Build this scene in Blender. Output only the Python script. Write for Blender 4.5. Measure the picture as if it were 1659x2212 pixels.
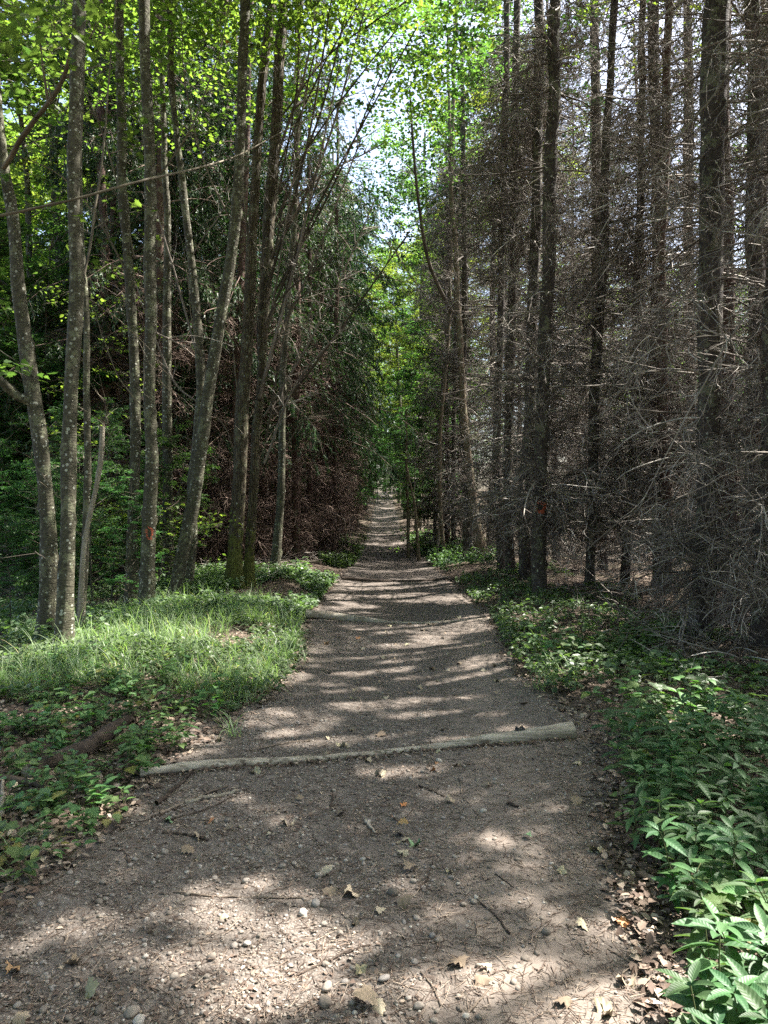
import bpy, math
import numpy as np
from mathutils import Vector, Matrix, noise as mnoise

# ------------------------------------------------------------------ camera, light, exposure
for o in list(bpy.data.objects): bpy.data.objects.remove(o)
SC = bpy.context.scene
C = SC.collection
CAMH, F, CX, HY = 1.55, 1534.0, 829.5, 1090.0      # eye height; focal length, centre and horizon in 1659x2212 pixels
cam = bpy.data.cameras.new('camera'); camo = bpy.data.objects.new('camera', cam); C.objects.link(camo)
cam.sensor_fit = 'VERTICAL'; cam.sensor_height = 36.0; cam.lens = 36.0*F/2212.0
cam.shift_y = (HY-1106.0)/2212.0
cam.clip_start = 0.05; cam.clip_end = 900
camo.location = (0, 0, CAMH); camo.rotation_euler = (math.radians(90), 0, 0)
SC.camera = camo

SUN_EL, SUN_AZ = 57.0, 64.0                         # azimuth measured from +Y towards +X
se, sa = math.radians(SUN_EL), math.radians(SUN_AZ)
SUN = np.array([math.cos(se)*math.sin(sa), math.cos(se)*math.cos(sa), math.sin(se)])
w = bpy.data.worlds.new("World"); SC.world = w; w.use_nodes = True
nt = w.node_tree
sky = nt.nodes.new('ShaderNodeTexSky'); sky.sky_type = 'NISHITA'; sky.sun_disc = False
sky.sun_elevation = se; sky.sun_rotation = sa
sky.air_density = 1.0; sky.dust_density = 4.0; sky.ozone_density = 1.0
bg = nt.nodes['Background']; bg.inputs['Strength'].default_value = 0.095
nt.links.new(sky.outputs[0], bg.inputs['Color'])
sun = bpy.data.lights.new('sun', 'SUN'); suno = bpy.data.objects.new('sun', sun); C.objects.link(suno)
sun.energy = 5.0; sun.angle = math.radians(0.5); sun.color = (1.0, 0.95, 0.88)
suno.rotation_euler = Vector(SUN).to_track_quat('Z', 'Y').to_euler(); suno.location = (20, 10, 30)
SC.view_settings.view_transform = 'Standard'; SC.view_settings.look = 'None'
SC.view_settings.gamma = 1; SC.view_settings.use_curve_mapping = False
SC.view_settings.exposure = 2.45
SC.render.engine = 'CYCLES'
cy = SC.cycles
cy.max_bounces = 7; cy.diffuse_bounces = 4; cy.glossy_bounces = 2; cy.transmission_bounces = 4
cy.transparent_max_bounces = 4; cy.caustics_reflective = False; cy.caustics_refractive = False
cy.sample_clamp_indirect = 4.0
cy.use_denoising = False

# ------------------------------------------------------------------ helpers
R = np.random.RandomState
def P(px, py, d): return np.array([(px-CX)/F*d, d, CAMH-(py-HY)/F*d])
def G(px, py):
    d = CAMH*F/(py-HY); return ((px-CX)/F*d, d)
def norm(v): return v/np.maximum(np.linalg.norm(v, axis=-1, keepdims=True), 1e-9)
_T = R(5).rand(256, 256)
def vn(x, y, f=1.0, s=0):
    x = np.asarray(x, float)*f+s*17.3+500; y = np.asarray(y, float)*f+s*9.7+500
    xi = np.floor(x).astype(int); yi = np.floor(y).astype(int); fx = x-xi; fy = y-yi
    fx = fx*fx*(3-2*fx); fy = fy*fy*(3-2*fy)
    a = _T[xi % 256, yi % 256]; b = _T[(xi+1) % 256, yi % 256]; c = _T[xi % 256, (yi+1) % 256]; d = _T[(xi+1) % 256, (yi+1) % 256]
    return (a*(1-fx)+b*fx)*(1-fy)+(c*(1-fx)+d*fx)*fy
def sstep(a, b, x):
    t = np.clip((x-a)/(b-a), 0, 1); return t*t*(3-2*t)

EY = [-30, 0, 2.1, 2.9, 3.4, 4.1, 4.9, 5.8, 7.0, 9.8, 15, 25, 40, 90, 400]
EL = [-1.8, -1.8, -1.65, -1.45, -1.35, -1.35, -1.15, -.88, -.84, -1.08, -.95, -.85, -.75, -.8, -.8]
ER = [.9, .85, .88, 1.0, 1.12, 1.32, 1.5, 1.32, 1.25, 1.45, 1.35, 1.1, .9, .8, .8]
def pathl(y): return np.interp(y, EY, EL)
def pathr(y): return np.interp(y, EY, ER)
def gz(x, y):
    x = np.asarray(x, float); y = np.asarray(y, float)
    z = 3.2*sstep(30, 95, y)*1.0+0.00*x
    z = z+0.03*(y > 95)*(y-95)*0.6
    l = pathl(y); r = pathr(y)
    off = np.maximum(l-x, 0)+np.maximum(x-r, 0)
    z = z+0.13*sstep(0, .9, off)*sstep(3, 7, y)-0.55*sstep(1.6, 6, l-x)+0.25*sstep(2, 12, x-r)
    z = z-0.06*np.clip(1-((x-(l+r)/2)/1.0)**2, 0, 1)*sstep(2, 6, y)
    z = z+0.10*(vn(x, y, .45, 1)-.5)*sstep(0, .8, off)+0.05*(vn(x, y, 1.6, 2)-.5)*sstep(0, .5, off)
    z = z+0.025*(vn(x, y, 1.3, 3)-.5)+0.012*(vn(x, y, 4.5, 4)-.5)
    z = z-0.10*sstep(16, 19, y)*(1-sstep(24, 30, y))
    z = z+1.2*(vn(x, y, .05, 7)-.5)*sstep(5, 20, off)
    return z

def build(name, V, faces, mat, parent=None, rnd=None, uv=None, smooth=False, origin=None):
    me = bpy.data.meshes.new(name)
    V = np.asarray(V, np.float32)
    if origin is not None: V = V-np.asarray(origin, np.float32)
    fl = [np.asarray(f, np.int32) for f in faces if len(f)]
    me.vertices.add(len(V)); me.vertices.foreach_set('co', V.ravel())
    loops = np.concatenate([f.ravel() for f in fl])
    tot = np.concatenate([np.full(len(f), f.shape[1], np.int32) for f in fl])
    st = np.concatenate([[0], np.cumsum(tot)[:-1]]).astype(np.int32)
    me.loops.add(len(loops)); me.loops.foreach_set('vertex_index', loops)
    me.polygons.add(len(tot)); me.polygons.foreach_set('loop_start', st)
    me.polygons.foreach_set('loop_total', tot)
    if smooth: me.polygons.foreach_set('use_smooth', np.ones(len(tot), bool))
    me.update(calc_edges=True)
    if rnd is not None:
        a = me.attributes.new('rnd', 'FLOAT', 'POINT'); a.data.foreach_set('value', np.asarray(rnd, np.float32))
    if uv is not None:
        a = me.attributes.new('luv', 'FLOAT_VECTOR', 'POINT'); a.data.foreach_set('vector', np.asarray(uv, np.float32).ravel())
    if mat: me.materials.append(mat)
    o = bpy.data.objects.new(name, me); C.objects.link(o)
    if parent is not None: o.parent = parent
    return o
def tag(o, label=None, cat=None, group=None, kind=None):
    if label: o['label'] = label
    if cat: o['category'] = cat
    if group: o['group'] = group
    if kind: o['kind'] = kind
    return o
def empty(name, label, cat, loc, group=None, rz=0):
    o = bpy.data.objects.new(name, None); C.objects.link(o); o.empty_display_size = .1
    o.location = tuple(float(v) for v in loc); o.rotation_euler = (0, 0, rz)
    return tag(o, label, cat, group)
def dup(root, loc, rz=0, s=1.0, label=None, group=None, tilt=(0, 0)):
    r = root.copy(); C.objects.link(r); r.location = tuple(float(v) for v in loc)
    r.rotation_euler = (tilt[0], tilt[1], rz); r.scale = (s, s, s)
    if label: r['label'] = label
    if group: r['group'] = group
    for ch in root.children:
        c = ch.copy(); C.objects.link(c); c.parent = r
        for g in ch.children:
            d = g.copy(); C.objects.link(d); d.parent = c
    return r

def tubes(L, rad, sides=3):
    """L (N,K,3) polylines, rad (N,K) -> verts, quads"""
    N, K, _ = L.shape
    t = np.empty_like(L); t[:, 1:-1] = L[:, 2:]-L[:, :-2]; t[:, 0] = L[:, 1]-L[:, 0]; t[:, -1] = L[:, -1]-L[:, -2]
    t = norm(t)
    ref = np.where(np.abs(t[:, :1, 2:3]) > .8, np.array([1., 0, 0]), np.array([0, 0, 1.]))
    a = norm(np.cross(t, np.broadcast_to(ref, t.shape))); b = np.cross(t, a)
    ang = np.arange(sides)*2*np.pi/sides
    V = L[:, :, None]+rad[:, :, None, None]*(a[:, :, None]*np.cos(ang)[:, None]+b[:, :, None]*np.sin(ang)[:, None])
    i = (np.arange(N)[:, None, None]*K+np.arange(K-1)[None, :, None])*sides
    j = np.arange(sides)[None, None]; j2 = (j+1) % sides
    q = np.stack([i+j, i+j2, i+sides+j2, i+sides+j], -1).reshape(-1, 4)
    return V.reshape(-1, 3), q
class Acc:
    """collects verts and faces for one mesh"""
    def __init__(s): s.V = []; s.F = {3: [], 4: []}; s.r = []; s.u = []; s.n = 0
    def add(s, V, F, rnd=0.5, uv=None):
        V = np.asarray(V, float); F = np.asarray(F)
        s.V.append(V); s.F[F.shape[1]].append(F+s.n)
        s.r.append(np.broadcast_to(np.asarray(rnd, float), (len(V),)))
        s.u.append(uv if uv is not None else np.zeros((len(V), 3))); s.n += len(V)
    def tube(s, L, rad, sides=3, rng=None):
        V, q = tubes(L, rad, sides)
        r = np.repeat(rng.rand(len(L)), L.shape[1]*sides) if rng is not None else .5
        s.add(V, q, r)
    def build(s, name, mat, parent=None, smooth=False, origin=None):
        return build(name, np.concatenate(s.V), [np.concatenate(f) for f in s.F.values() if f], mat, parent,
                     np.concatenate(s.r), np.concatenate(s.u), smooth, origin)
def stamp(acc, tpl, pos, X, Y, Z, scale, rng, rnd=None):
    """place template (verts, faces) N times; X,Y,Z (N,3) basis"""
    tv, tf = tpl
    N = len(pos); n = len(tv)
    s = np.asarray(scale, float).reshape(-1, 1, 1)
    V = pos[:, None]+s*(tv[None, :, 0:1]*X[:, None]+tv[None, :, 1:2]*Y[:, None]+tv[None, :, 2:3]*Z[:, None])
    if rnd is None: rnd = rng.rand(N)
    acc.add(V.reshape(-1, 3), (tf[None]+np.arange(N)[:, None, None]*n).reshape(-1, tf.shape[1]),
            np.repeat(rnd, n), np.tile(tv, (N, 1)))
def grow(p0, d, L, K, sag=0., curl=0., rng=None):
    N = len(p0); out = np.empty((N, K, 3)); out[:, 0] = p0
    c = norm(rng.randn(N, 3))*curl
    d = norm(np.asarray(d, float)); st = (np.asarray(L).reshape(-1, 1))/(K-1)
    sg = np.asarray(sag).reshape(-1, 1)*np.array([[0, 0, -1.]])
    for k in range(1, K):
        d = norm(d+(c+sg)/(K-1)+rng.randn(N, 3)*.06*(curl > 0))
        out[:, k] = out[:, k-1]+d*st
    return out
def pick(L, idx, t):
    K = L.shape[1]; f = t*(K-1); i = np.clip(f.astype(int), 0, K-2); f = (f-i)[:, None]
    a = L[idx, i]; b = L[idx, i+1]
    return a*(1-f)+b*f, norm(b-a)
def perp(d, rng, flat=0.5):
    r = rng.randn(*d.shape); r[:, 2] *= flat
    r = r-(r*d).sum(-1, keepdims=True)*d
    return norm(r)
def taper(N, K, r0, r1):
    t = np.linspace(0, 1, K)[None]
    r0 = np.asarray(r0, float).reshape(-1, 1); r1 = np.asarray(r1, float).reshape(-1, 1)
    return np.broadcast_to(r0*(1-t)+r1*t, (N, K))
def frames(N, rng, tilt=.5, out=None):
    """random leaf frames: Y along the leaf, Z roughly up"""
    a = rng.rand(N)*2*np.pi
    Y = np.stack([np.cos(a), np.sin(a), rng.randn(N)*tilt*.7-.15], -1) if out is None else out
    Y = norm(Y); Z = norm(np.array([0, 0, 1.])+rng.randn(N, 3)*tilt)
    X = norm(np.cross(Y, Z)); Z = np.cross(X, Y)
    return X, Y, Z
def catmull(pts, n):
    pts = np.asarray(pts, float); m = len(pts)
    if m == 2: return pts[0]+(pts[1]-pts[0])*np.linspace(0, 1, n)[:, None]
    p = np.concatenate([[2*pts[0]-pts[1]], pts, [2*pts[-1]-pts[-2]]])
    seg = np.linalg.norm(np.diff(pts[:, :3], axis=0), axis=1); cum = np.concatenate([[0], np.cumsum(seg)])
    u = np.interp(np.linspace(0, cum[-1], n), cum, np.arange(m)); i = np.clip(u.astype(int), 0, m-2); t = (u-i)[:, None]
    a, b, c, d = p[i], p[i+1], p[i+2], p[i+3]
    return .5*((2*b)+(-a+c)*t+(2*a-5*b+4*c-d)*t**2+(-a+3*b-3*c+d)*t**3)

# ------------------------------------------------------------------ leaf templates (length 1 along +y)
def lanceolate(w=.17, n=6, droop=.22, peak=.42):
    v = []; f = []
    for i in range(n+1):
        t = i/n; ww = w*(math.sin(math.pi*min(1, t**(math.log(.5)/math.log(peak))))**.8 if 0 < t < 1 else (0.04 if t == 0 else .0))
        z = -droop*t*t+.06*t
        for s in (-1, -.5, 0, .5, 1): v.append((s*ww, t, z+abs(s)*ww*.35))
    for i in range(n):
        for j in range(4):
            a = i*5+j; f.append((a, a+1, a+6, a+5))
    return np.array(v), np.array(f)
LANCE = lanceolate()
OVATE = lanceolate(.29, 5, .2, .36)
def leaf_simple(w=.3):
    v = np.array([(0, 0, 0), (0, .5, -.03), (0, 1, -.1), (-w*.95, .3, .06), (-w*.8, .66, .04), (w*.95, .3, .06), (w*.8, .66, .04)])
    f = np.array([(0, 1, 3), (1, 4, 3), (1, 2, 4), (0, 5, 1), (1, 5, 6), (1, 6, 2)])
    return v, f
LEAF6 = leaf_simple()
LEAF4 = (np.array([(0, 0, 0), (.36, .5, .05), (0, 1, -.05), (-.36, .5, .05)]), np.array([(0, 1, 2, 3)]))
NEED = (np.array([(-.5, 0, 0), (.5, 0, 0), (.35, .6, -.03), (0, 1, -.1), (-.35, .6, -.03)]), np.array([(0, 1, 2, 3, 4)]))
def maple():
    h = [(.03, 0), (.16, .05), (.34, -.02), (.30, .12), (.55, .30), (.40, .34), (.43, .48), (.22, .50), (.26, .72), (.12, .74), (0, 1.0)]
    out = h+[(-x, y) for x, y in reversed(h[:-1])]
    v = [(0, .32, 0)]+[(x, y, .10*(abs(x))+(-.12*y*y)+.02*math.sin(9*x+5*y)) for x, y in out]
    n = len(out)
    return np.array(v), np.array([(0, 1+i, 1+(i+1) % n) for i in range(n)])
MAPLE = maple()

# ------------------------------------------------------------------ materials
def mat(name):
    m = bpy.data.materials.new(name); m.use_nodes = True
    nt = m.node_tree; nt.nodes.clear()
    return m, nt
class N:
    def __init__(s, nt): s.nt = nt
    def n(s, t, **k):
        x = s.nt.nodes.new(t)
        for a, b in k.items(): setattr(x, a, b)
        return x
    def l(s, a, b): s.nt.links.new(a, b)
    def noise(s, vec, scale, detail=4, rough=.55):
        x = s.n('ShaderNodeTexNoise'); x.inputs['Scale'].default_value = scale; x.inputs['Detail'].default_value = detail
        x.inputs['Roughness'].default_value = rough
        if vec is not None: s.l(vec, x.inputs['Vector'])
        return x.outputs['Fac']
    def vor(s, vec, scale, feature='F1', rnd=1.0):
        x = s.n('ShaderNodeTexVoronoi'); x.feature = feature; x.inputs['Scale'].default_value = scale
        x.inputs['Randomness'].default_value = rnd
        if vec is not None: s.l(vec, x.inputs['Vector'])
        return x
    def ramp(s, fac, stops, interp='LINEAR'):
        x = s.n('ShaderNodeValToRGB'); cr = x.color_ramp; cr.interpolation = interp
        while len(cr.elements) < len(stops): cr.elements.new(.5)
        for e, (p, c) in zip(cr.elements, stops):
            e.position = p; e.color = (*c, 1) if len(c) == 3 else c
        s.l(fac, x.inputs['Fac']); return x.outputs['Color']
    def mix(s, fac, a, b, mode='MIX'):
        x = s.n('ShaderNodeMix', data_type='RGBA', blend_type=mode)
        for sock, v in ((x.inputs[0], fac), (x.inputs[6], a), (x.inputs[7], b)):
            if isinstance(v, (int, float)): sock.default_value = v
            elif isinstance(v, tuple): sock.default_value = (*v, 1)
            else: s.l(v, sock)
        return x.outputs[2]
    def math(s, op, a, b=0.0):
        x = s.n('ShaderNodeMath', operation=op)
        for sock, v in ((x.inputs[0], a), (x.inputs[1], b)):
            if isinstance(v, (int, float)): sock.default_value = v
            else: s.l(v, sock)
        return x.outputs[0]
    def coord(s, scale=(1, 1, 1), out='Object'):
        tc = s.n('ShaderNodeTexCoord'); mp = s.n('ShaderNodeMapping'); mp.inputs['Scale'].default_value = scale
        s.l(tc.outputs[out], mp.inputs['Vector']); return mp.outputs['Vector']
    def attr(s, name, out='Fac'): return s.n('ShaderNodeAttribute', attribute_name=name).outputs[out]
    def surf(s, color, rough=.8, spec=.3, bump=None, bstr=.5, bdist=.01):
        b = s.n('ShaderNodeBsdfPrincipled'); b.inputs['Roughness'].default_value = rough
        b.inputs['Specular IOR Level'].default_value = spec
        if isinstance(color, tuple): b.inputs['Base Color'].default_value = (*color, 1)
        else: s.l(color, b.inputs['Base Color'])
        if bump is not None:
            bp = s.n('ShaderNodeBump'); bp.inputs['Strength'].default_value = bstr; bp.inputs['Distance'].default_value = bdist
            s.l(bump, bp.inputs['Height']); s.l(bp.outputs[0], b.inputs['Normal'])
        o = s.n('ShaderNodeOutputMaterial'); s.l(b.outputs[0], o.inputs[0]); return b, o

def leafmat(name, dark, light, trans=.45, rough=.5, spec=.35, tint=(1.0, 1.25, .45), odd=None, veins=False):
    m, nt = mat(name); k = N(nt)
    r = k.attr('rnd')
    stops = [(0, dark), (.75, light)]
    if odd: stops += [(.955, light), (.97, odd)]
    c = k.ramp(r, stops)
    oi = k.n('ShaderNodeObjectInfo')
    hs = k.n('ShaderNodeHueSaturation')
    k.l(k.math('ADD', k.math('MULTIPLY', oi.outputs['Random'], .05), .475), hs.inputs['Hue'])
    k.l(k.math('ADD', k.math('MULTIPLY', oi.outputs['Random'], .5), .75), hs.inputs['Value'])
    k.l(c, hs.inputs['Color']); c = hs.outputs['Color']
    bump = None
    if veins:
        uv = k.attr('luv', 'Vector'); sp = k.n('ShaderNodeSeparateXYZ'); k.l(uv, sp.inputs[0])
        ax = k.math('ABSOLUTE', sp.outputs[0])
        v = k.math('SUBTRACT', sp.outputs[1], k.math('MULTIPLY', ax, .9))
        sn = k.math('SINE', k.math('MULTIPLY', v, 52.0))
        mid = k.math('LESS_THAN', ax, .007)
        c = k.mix(k.math('MULTIPLY', k.math('GREATER_THAN', sn, .88), .10), c, tuple(min(1, x*1.5) for x in light))
        c = k.mix(k.math('MULTIPLY', mid, .3), c, tuple(min(1, x*2.0) for x in light))
        bump = sn
    b = k.n('ShaderNodeBsdfPrincipled'); b.inputs['Roughness'].default_value = rough
    b.inputs['Specular IOR Level'].default_value = spec; k.l(c, b.inputs['Base Color'])
    if bump is not None:
        bp = k.n('ShaderNodeBump'); bp.inputs['Strength'].default_value = .22; bp.inputs['Distance'].default_value = .0015
        k.l(bump, bp.inputs['Height']); k.l(bp.outputs[0], b.inputs['Normal'])
    t = k.n('ShaderNodeBsdfTranslucent')
    tc = k.mix(1.0, c, tuple(min(3, x*1.6) for x in tint), 'MULTIPLY'); k.l(tc, t.inputs['Color'])
    mx = k.n('ShaderNodeMixShader'); mx.inputs[0].default_value = trans
    k.l(b.outputs[0], mx.inputs[1]); k.l(t.outputs[0], mx.inputs[2])
    o = k.n('ShaderNodeOutputMaterial'); k.l(mx.outputs[0], o.inputs[0])
    return m
M = {}
M['canopy'] = leafmat('canopy_leaf', (.05, .09, .024), (.13, .185, .045), .62, tint=(1.12, 1.15, .48))
M['maple'] = leafmat('maple_leaf', (.04, .085, .025), (.105, .165, .045), .55, tint=(.95, 1.05, .5), odd=(.22, .10, .04))
M['understory'] = leafmat('understory_leaf', (.035, .085, .03), (.075, .15, .05), .42, tint=(.95, 1.1, .5))
M['needle'] = leafmat('needle', (.02, .05, .022), (.05, .10, .04), .2, .5, .3)
M['mercury'] = leafmat('mercury_leaf', (.035, .08, .034), (.07, .13, .05), .28, .5, .3, veins=True)
M['herb'] = leafmat('herb_leaf', (.055, .12, .04), (.11, .185, .065), .35, .5, .35, veins=True, odd=(.2, .2, .05))
M['cover'] = leafmat('cover_leaf', (.06, .11, .05), (.14, .20, .10), .35, .45, .4)
M['grass'] = leafmat('grass_blade', (.10, .15, .07), (.24, .30, .17), .4, .45, .4, odd=(.40, .35, .2))

def bark(name, c0, c1, c2, spots=.35, stretch=3.0, bs=.6, moss=0., furrow=0.):
    m, nt = mat(name); k = N(nt)
    v = k.coord((1, 1, 1/stretch)); vo = k.coord()
    n1 = k.noise(v, 26, 6, .65); n2 = k.noise(vo, 5, 3)
    c = k.ramp(n1, [(.3, c0), (.5, c1), (.72, c2)])
    c = k.mix(k.math('MULTIPLY', n2, .7), c, tuple(x*.65 for x in c1))
    n3 = k.noise(vo, 55, 3, .6)
    if furrow:
        fv = k.coord((1, 1, .12)); fr = k.vor(fv, 34, 'DISTANCE_TO_EDGE')
        fr2 = k.ramp(fr.outputs['Distance'], [(0, (0, 0, 0)), (.25, (1, 1, 1))])
        c = k.mix(k.math('MULTIPLY', k.math('SUBTRACT', 1.0, fr2), furrow), c, tuple(x*.35 for x in c0))
        h = k.math('ADD', k.math('MULTIPLY', fr2, 1.2), n1)
    else:
        hv = k.coord((1, 1, 6)); h = k.math('ADD', n1, k.math('MULTIPLY', k.noise(hv, 9, 4), .8))
        c = k.mix(k.math('MULTIPLY', k.math('GREATER_THAN', k.noise(hv, 11, 4), .62), .35), c, tuple(x*.4 for x in c0))
    if spots:
        vd = k.vor(vo, 24); pres = k.n('ShaderNodeSeparateColor'); k.l(vd.outputs['Color'], pres.inputs[0])
        dist = k.math('ADD', vd.outputs['Distance'], k.math('MULTIPLY', k.math('SUBTRACT', n3, .5), .35))
        sp = k.math('MULTIPLY', k.math('LESS_THAN', dist, k.math('MULTIPLY', pres.outputs[1], .42)), k.math('LESS_THAN', pres.outputs[0], spots))
        c = k.mix(k.math('MULTIPLY', sp, .8), c, (.42, .43, .36))
        bl = k.math('GREATER_THAN', k.noise(vo, 6, 5, .75), .55)
        c = k.mix(k.math('MULTIPLY', bl, .5), c, (.20, .21, .13))
    if moss:
        s = k.n('ShaderNodeSeparateXYZ'); k.l(k.coord(), s.inputs[0])
        mz = k.math('SUBTRACT', 1.0, k.math('DIVIDE', s.outputs[2], moss))
        mm = k.math('GREATER_THAN', k.math('ADD', k.noise(vo, 12, 5, .7), k.math('MULTIPLY', mz, .35)), .66)
        c = k.mix(k.math('MULTIPLY', mm, .8), c, (.13, .14, .03))
    k.surf(c, .85, .2, k.math('ADD', h, k.math('MULTIPLY', n3, .4)), bs, .02)
    return m
M['beech'] = bark('smooth_grey_bark', (.038, .036, .025), (.080, .074, .050), (.15, .14, .10), .55, 1.3, .7)
M['sapling'] = bark('sapling_bark', (.10, .075, .05), (.17, .13, .085), (.24, .19, .13), .15, 2.0, .4)
M['mossy'] = bark('furrowed_mossy_bark', (.07, .055, .035), (.14, .115, .075), (.24, .20, .14), .15, 5, .9, 1.6, .75)
M['spruce'] = bark('flaky_spruce_bark', (.03, .024, .021), (.068, .055, .047), (.135, .115, .098), .22, 1.6, .9, 0, .0)
M['redspruce'] = bark('reddish_spruce_bark', (.05, .032, .026), (.11, .065, .052), (.16, .10, .08), .04, 1.6, .9)
M['snag'] = bark('peeling_snag_bark', (.15, .12, .09), (.30, .26, .20), (.45, .41, .34), 0, 4, .9)
def _log():
    m, nt = mat('weathered_log'); k = N(nt)
    a = k.noise(k.coord((1.6, 22, 22)), 1.4, 4, .6); b = k.noise(k.coord(), 5, 4); c2 = k.noise(k.coord((1.5, 34, 34)), 1.2, 3)
    c = k.ramp(a, [(.3, (.15, .12, .095)), (.48, (.31, .27, .215)), (.7, (.45, .405, .33))])
    c = k.mix(k.math('MULTIPLY', k.math('GREATER_THAN', b, .56), .45), c, (.15, .12, .09))
    c = k.mix(k.math('MULTIPLY', k.math('LESS_THAN', c2, .38), .7), c, (.06, .048, .036))
    k.surf(c, .9, .15, k.math('ADD', a, c2), .5, .008); return m
M['log'] = _log()
M['rotlog'] = bark('rotten_bark', (.03, .022, .017), (.07, .052, .04), (.13, .10, .08), 0, 1.0, 1.)
def twigmat(name, stops, rough=.8):
    m, nt = mat(name); k = N(nt)
    c = k.ramp(k.attr('rnd'), stops)
    c = k.mix(k.math('MULTIPLY', k.noise(k.coord(), 30, 2), .5), c, (.09, .075, .06))
    big = k.ramp(k.noise(k.coord(), 1.3, 3), [(.38, (.6, .58, .56)), (.62, (1.25, 1.24, 1.22))]); c = k.mix(1.0, c, big, 'MULTIPLY')
    k.surf(c, rough, .2); return m
M['twig'] = twigmat('dead_spruce_twig', [(0, (.088, .073, .061)), (.45, (.195, .168, .144)), (.8, (.385, .35, .31)), (1, (.66, .62, .57))])
M['browntwig'] = twigmat('brown_spruce_twig', [(0, (.08, .05, .042)), (.6, (.17, .11, .09)), (1, (.42, .32, .26))])
M['limb'] = twigmat('limb_bark', [(0, (.10, .08, .055)), (.6, (.16, .14, .10)), (1, (.26, .24, .19))])
M['silhouette_limb'] = twigmat('silhouette_limb_bark', [(0, (.05, .04, .03)), (.6, (.09, .075, .055)), (1, (.17, .15, .12))])  # limb colour darkened to imitate branches silhouetted against the bright sky
M['stem'] = twigmat('green_stem', [(0, (.09, .12, .04)), (1, (.14, .17, .06))])
M['stick'] = twigmat('fallen_stick', [(0, (.08, .06, .045)), (.5, (.17, .135, .105)), (1, (.34, .29, .23))])
M['paint'] = None
def _paint():
    m, nt = mat('orange_spray_paint'); k = N(nt)
    c = k.ramp(k.noise(k.coord(), 60, 4), [(.36, (.14, .06, .045)), (.5, (.42, .10, .05)), (.66, (.66, .14, .06))])
    k.surf(c, .7, .3); return m
M['paint'] = _paint()
def drymat(name, stops):
    m, nt = mat(name); k = N(nt)
    oi = k.n('ShaderNodeObjectInfo')
    f = k.math('FRACT', k.math('ADD', k.attr('rnd'), oi.outputs['Random']))
    c = k.ramp(f, stops)
    n = k.noise(k.coord(), 90, 3)
    c = k.mix(k.math('MULTIPLY', n, .55), c, tuple(x*.5 for x in stops[1][1]))
    k.surf(c, .75, .25, n, .3, .003); return m
M['dry'] = drymat('dry_leaf', [(0, (.16, .115, .08)), (.35, (.30, .235, .165)), (.7, (.46, .40, .29)), (.93, (.36, .34, .2)), (.97, (.42, .16, .06)), (1, (.16, .26, .10))])
M['litter'] = drymat('leaf_litter', [(0, (.05, .035, .026)), (.4, (.13, .09, .068)), (.7, (.25, .185, .14)), (1, (.48, .39, .30))])
def pebmat():
    m, nt = mat('river_pebble'); k = N(nt)
    oi = k.n('ShaderNodeObjectInfo')
    f = k.math('FRACT', k.math('ADD', k.attr('rnd'), oi.outputs['Random']))
    c = k.ramp(f, [(0, (.11, .09, .072)), (.3, (.20, .17, .14)), (.65, (.29, .25, .21)), (.88, (.24, .22, .205)), (1, (.50, .46, .40))])
    n = k.noise(k.coord(), 70, 5, .7)
    c = k.mix(k.math('MULTIPLY', n, .6), c, (.17, .145, .12))
    k.surf(c, .8, .25, n, .35, .004); return m
M['pebble'] = pebmat()
def groundmat(name, kind):
    m, nt = mat(name); k = N(nt)
    v = k.coord(); sp = k.n('ShaderNodeSeparateXYZ'); k.l(v, sp.inputs[0])
    big = k.noise(v, .9, 4); mid = k.noise(v, 7, 5, .65); fine = k.noise(v, 60, 5, .75)
    vs = k.vor(v, 95); vc = k.n('ShaderNodeSeparateColor'); k.l(vs.outputs['Color'], vc.inputs[0])
    vb = k.vor(v, 38); vbc = k.n('ShaderNodeSeparateColor'); k.l(vb.outputs['Color'], vbc.inputs[0])
    if kind == 'path':
        c = k.ramp(mid, [(.3, (.076, .062, .053)), (.5, (.126, .105, .090)), (.7, (.195, .168, .145))])
        d = k.math('ADD', k.math('MULTIPLY', k.math('SUBTRACT', sp.outputs[0], k.math('ADD', .22, k.math('MULTIPLY', sp.outputs[1], .105))), 2.6), 0.0)
        dd = k.math('SUBTRACT', 1.0, k.math('MULTIPLY', d, d))
        dust = k.n('ShaderNodeClamp'); k.l(k.math('MULTIPLY', k.math('ADD', dd, k.math('MULTIPLY', k.math('SUBTRACT', mid, .5), 2.4)), .9), dust.inputs[0])
        c = k.mix(k.math('MULTIPLY', dust.outputs[0], .8), c, (.24, .20, .168))
        grain = k.mix(vc.outputs[0], (.05, .04, .033), (.30, .265, .23))
        gf = k.math('MULTIPLY', k.math('SUBTRACT', 1.0, k.math('MULTIPLY', dust.outputs[0], .8)), .45)
        c = k.mix(gf, c, grain)
        c = k.mix(k.math('MULTIPLY', fine, .5), c, (.09, .072, .06))
        h = k.math('ADD', k.math('MULTIPLY', k.math('SUBTRACT', 1.0, vs.outputs['Distance']), k.math('SUBTRACT', 1.1, dust.outputs[0])), fine)
        k.surf(c, .9, .15, h, .7, .008)
    else:
        c = k.ramp(mid, [(.3, (.055, .04, .03)), (.5, (.10, .075, .057)), (.72, (.17, .13, .10))])
        leaf = k.mix(vbc.outputs[0], (.05, .037, .028), (.27, .21, .16))
        c = k.mix(.55, c, leaf)
        c = k.mix(k.math('MULTIPLY', fine, .5), c, (.05, .04, .03))
        c = k.mix(k.math('MULTIPLY', k.math('GREATER_THAN', big, .55), .3), c, (.06, .08, .03))
        k.surf(c, .9, .15, k.math('ADD', vb.outputs['Distance'], fine), .8, .02)
    return m
M['path'] = groundmat('trodden_path', 'path'); M['floor'] = groundmat('woodland_floor', 'floor')

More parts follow.
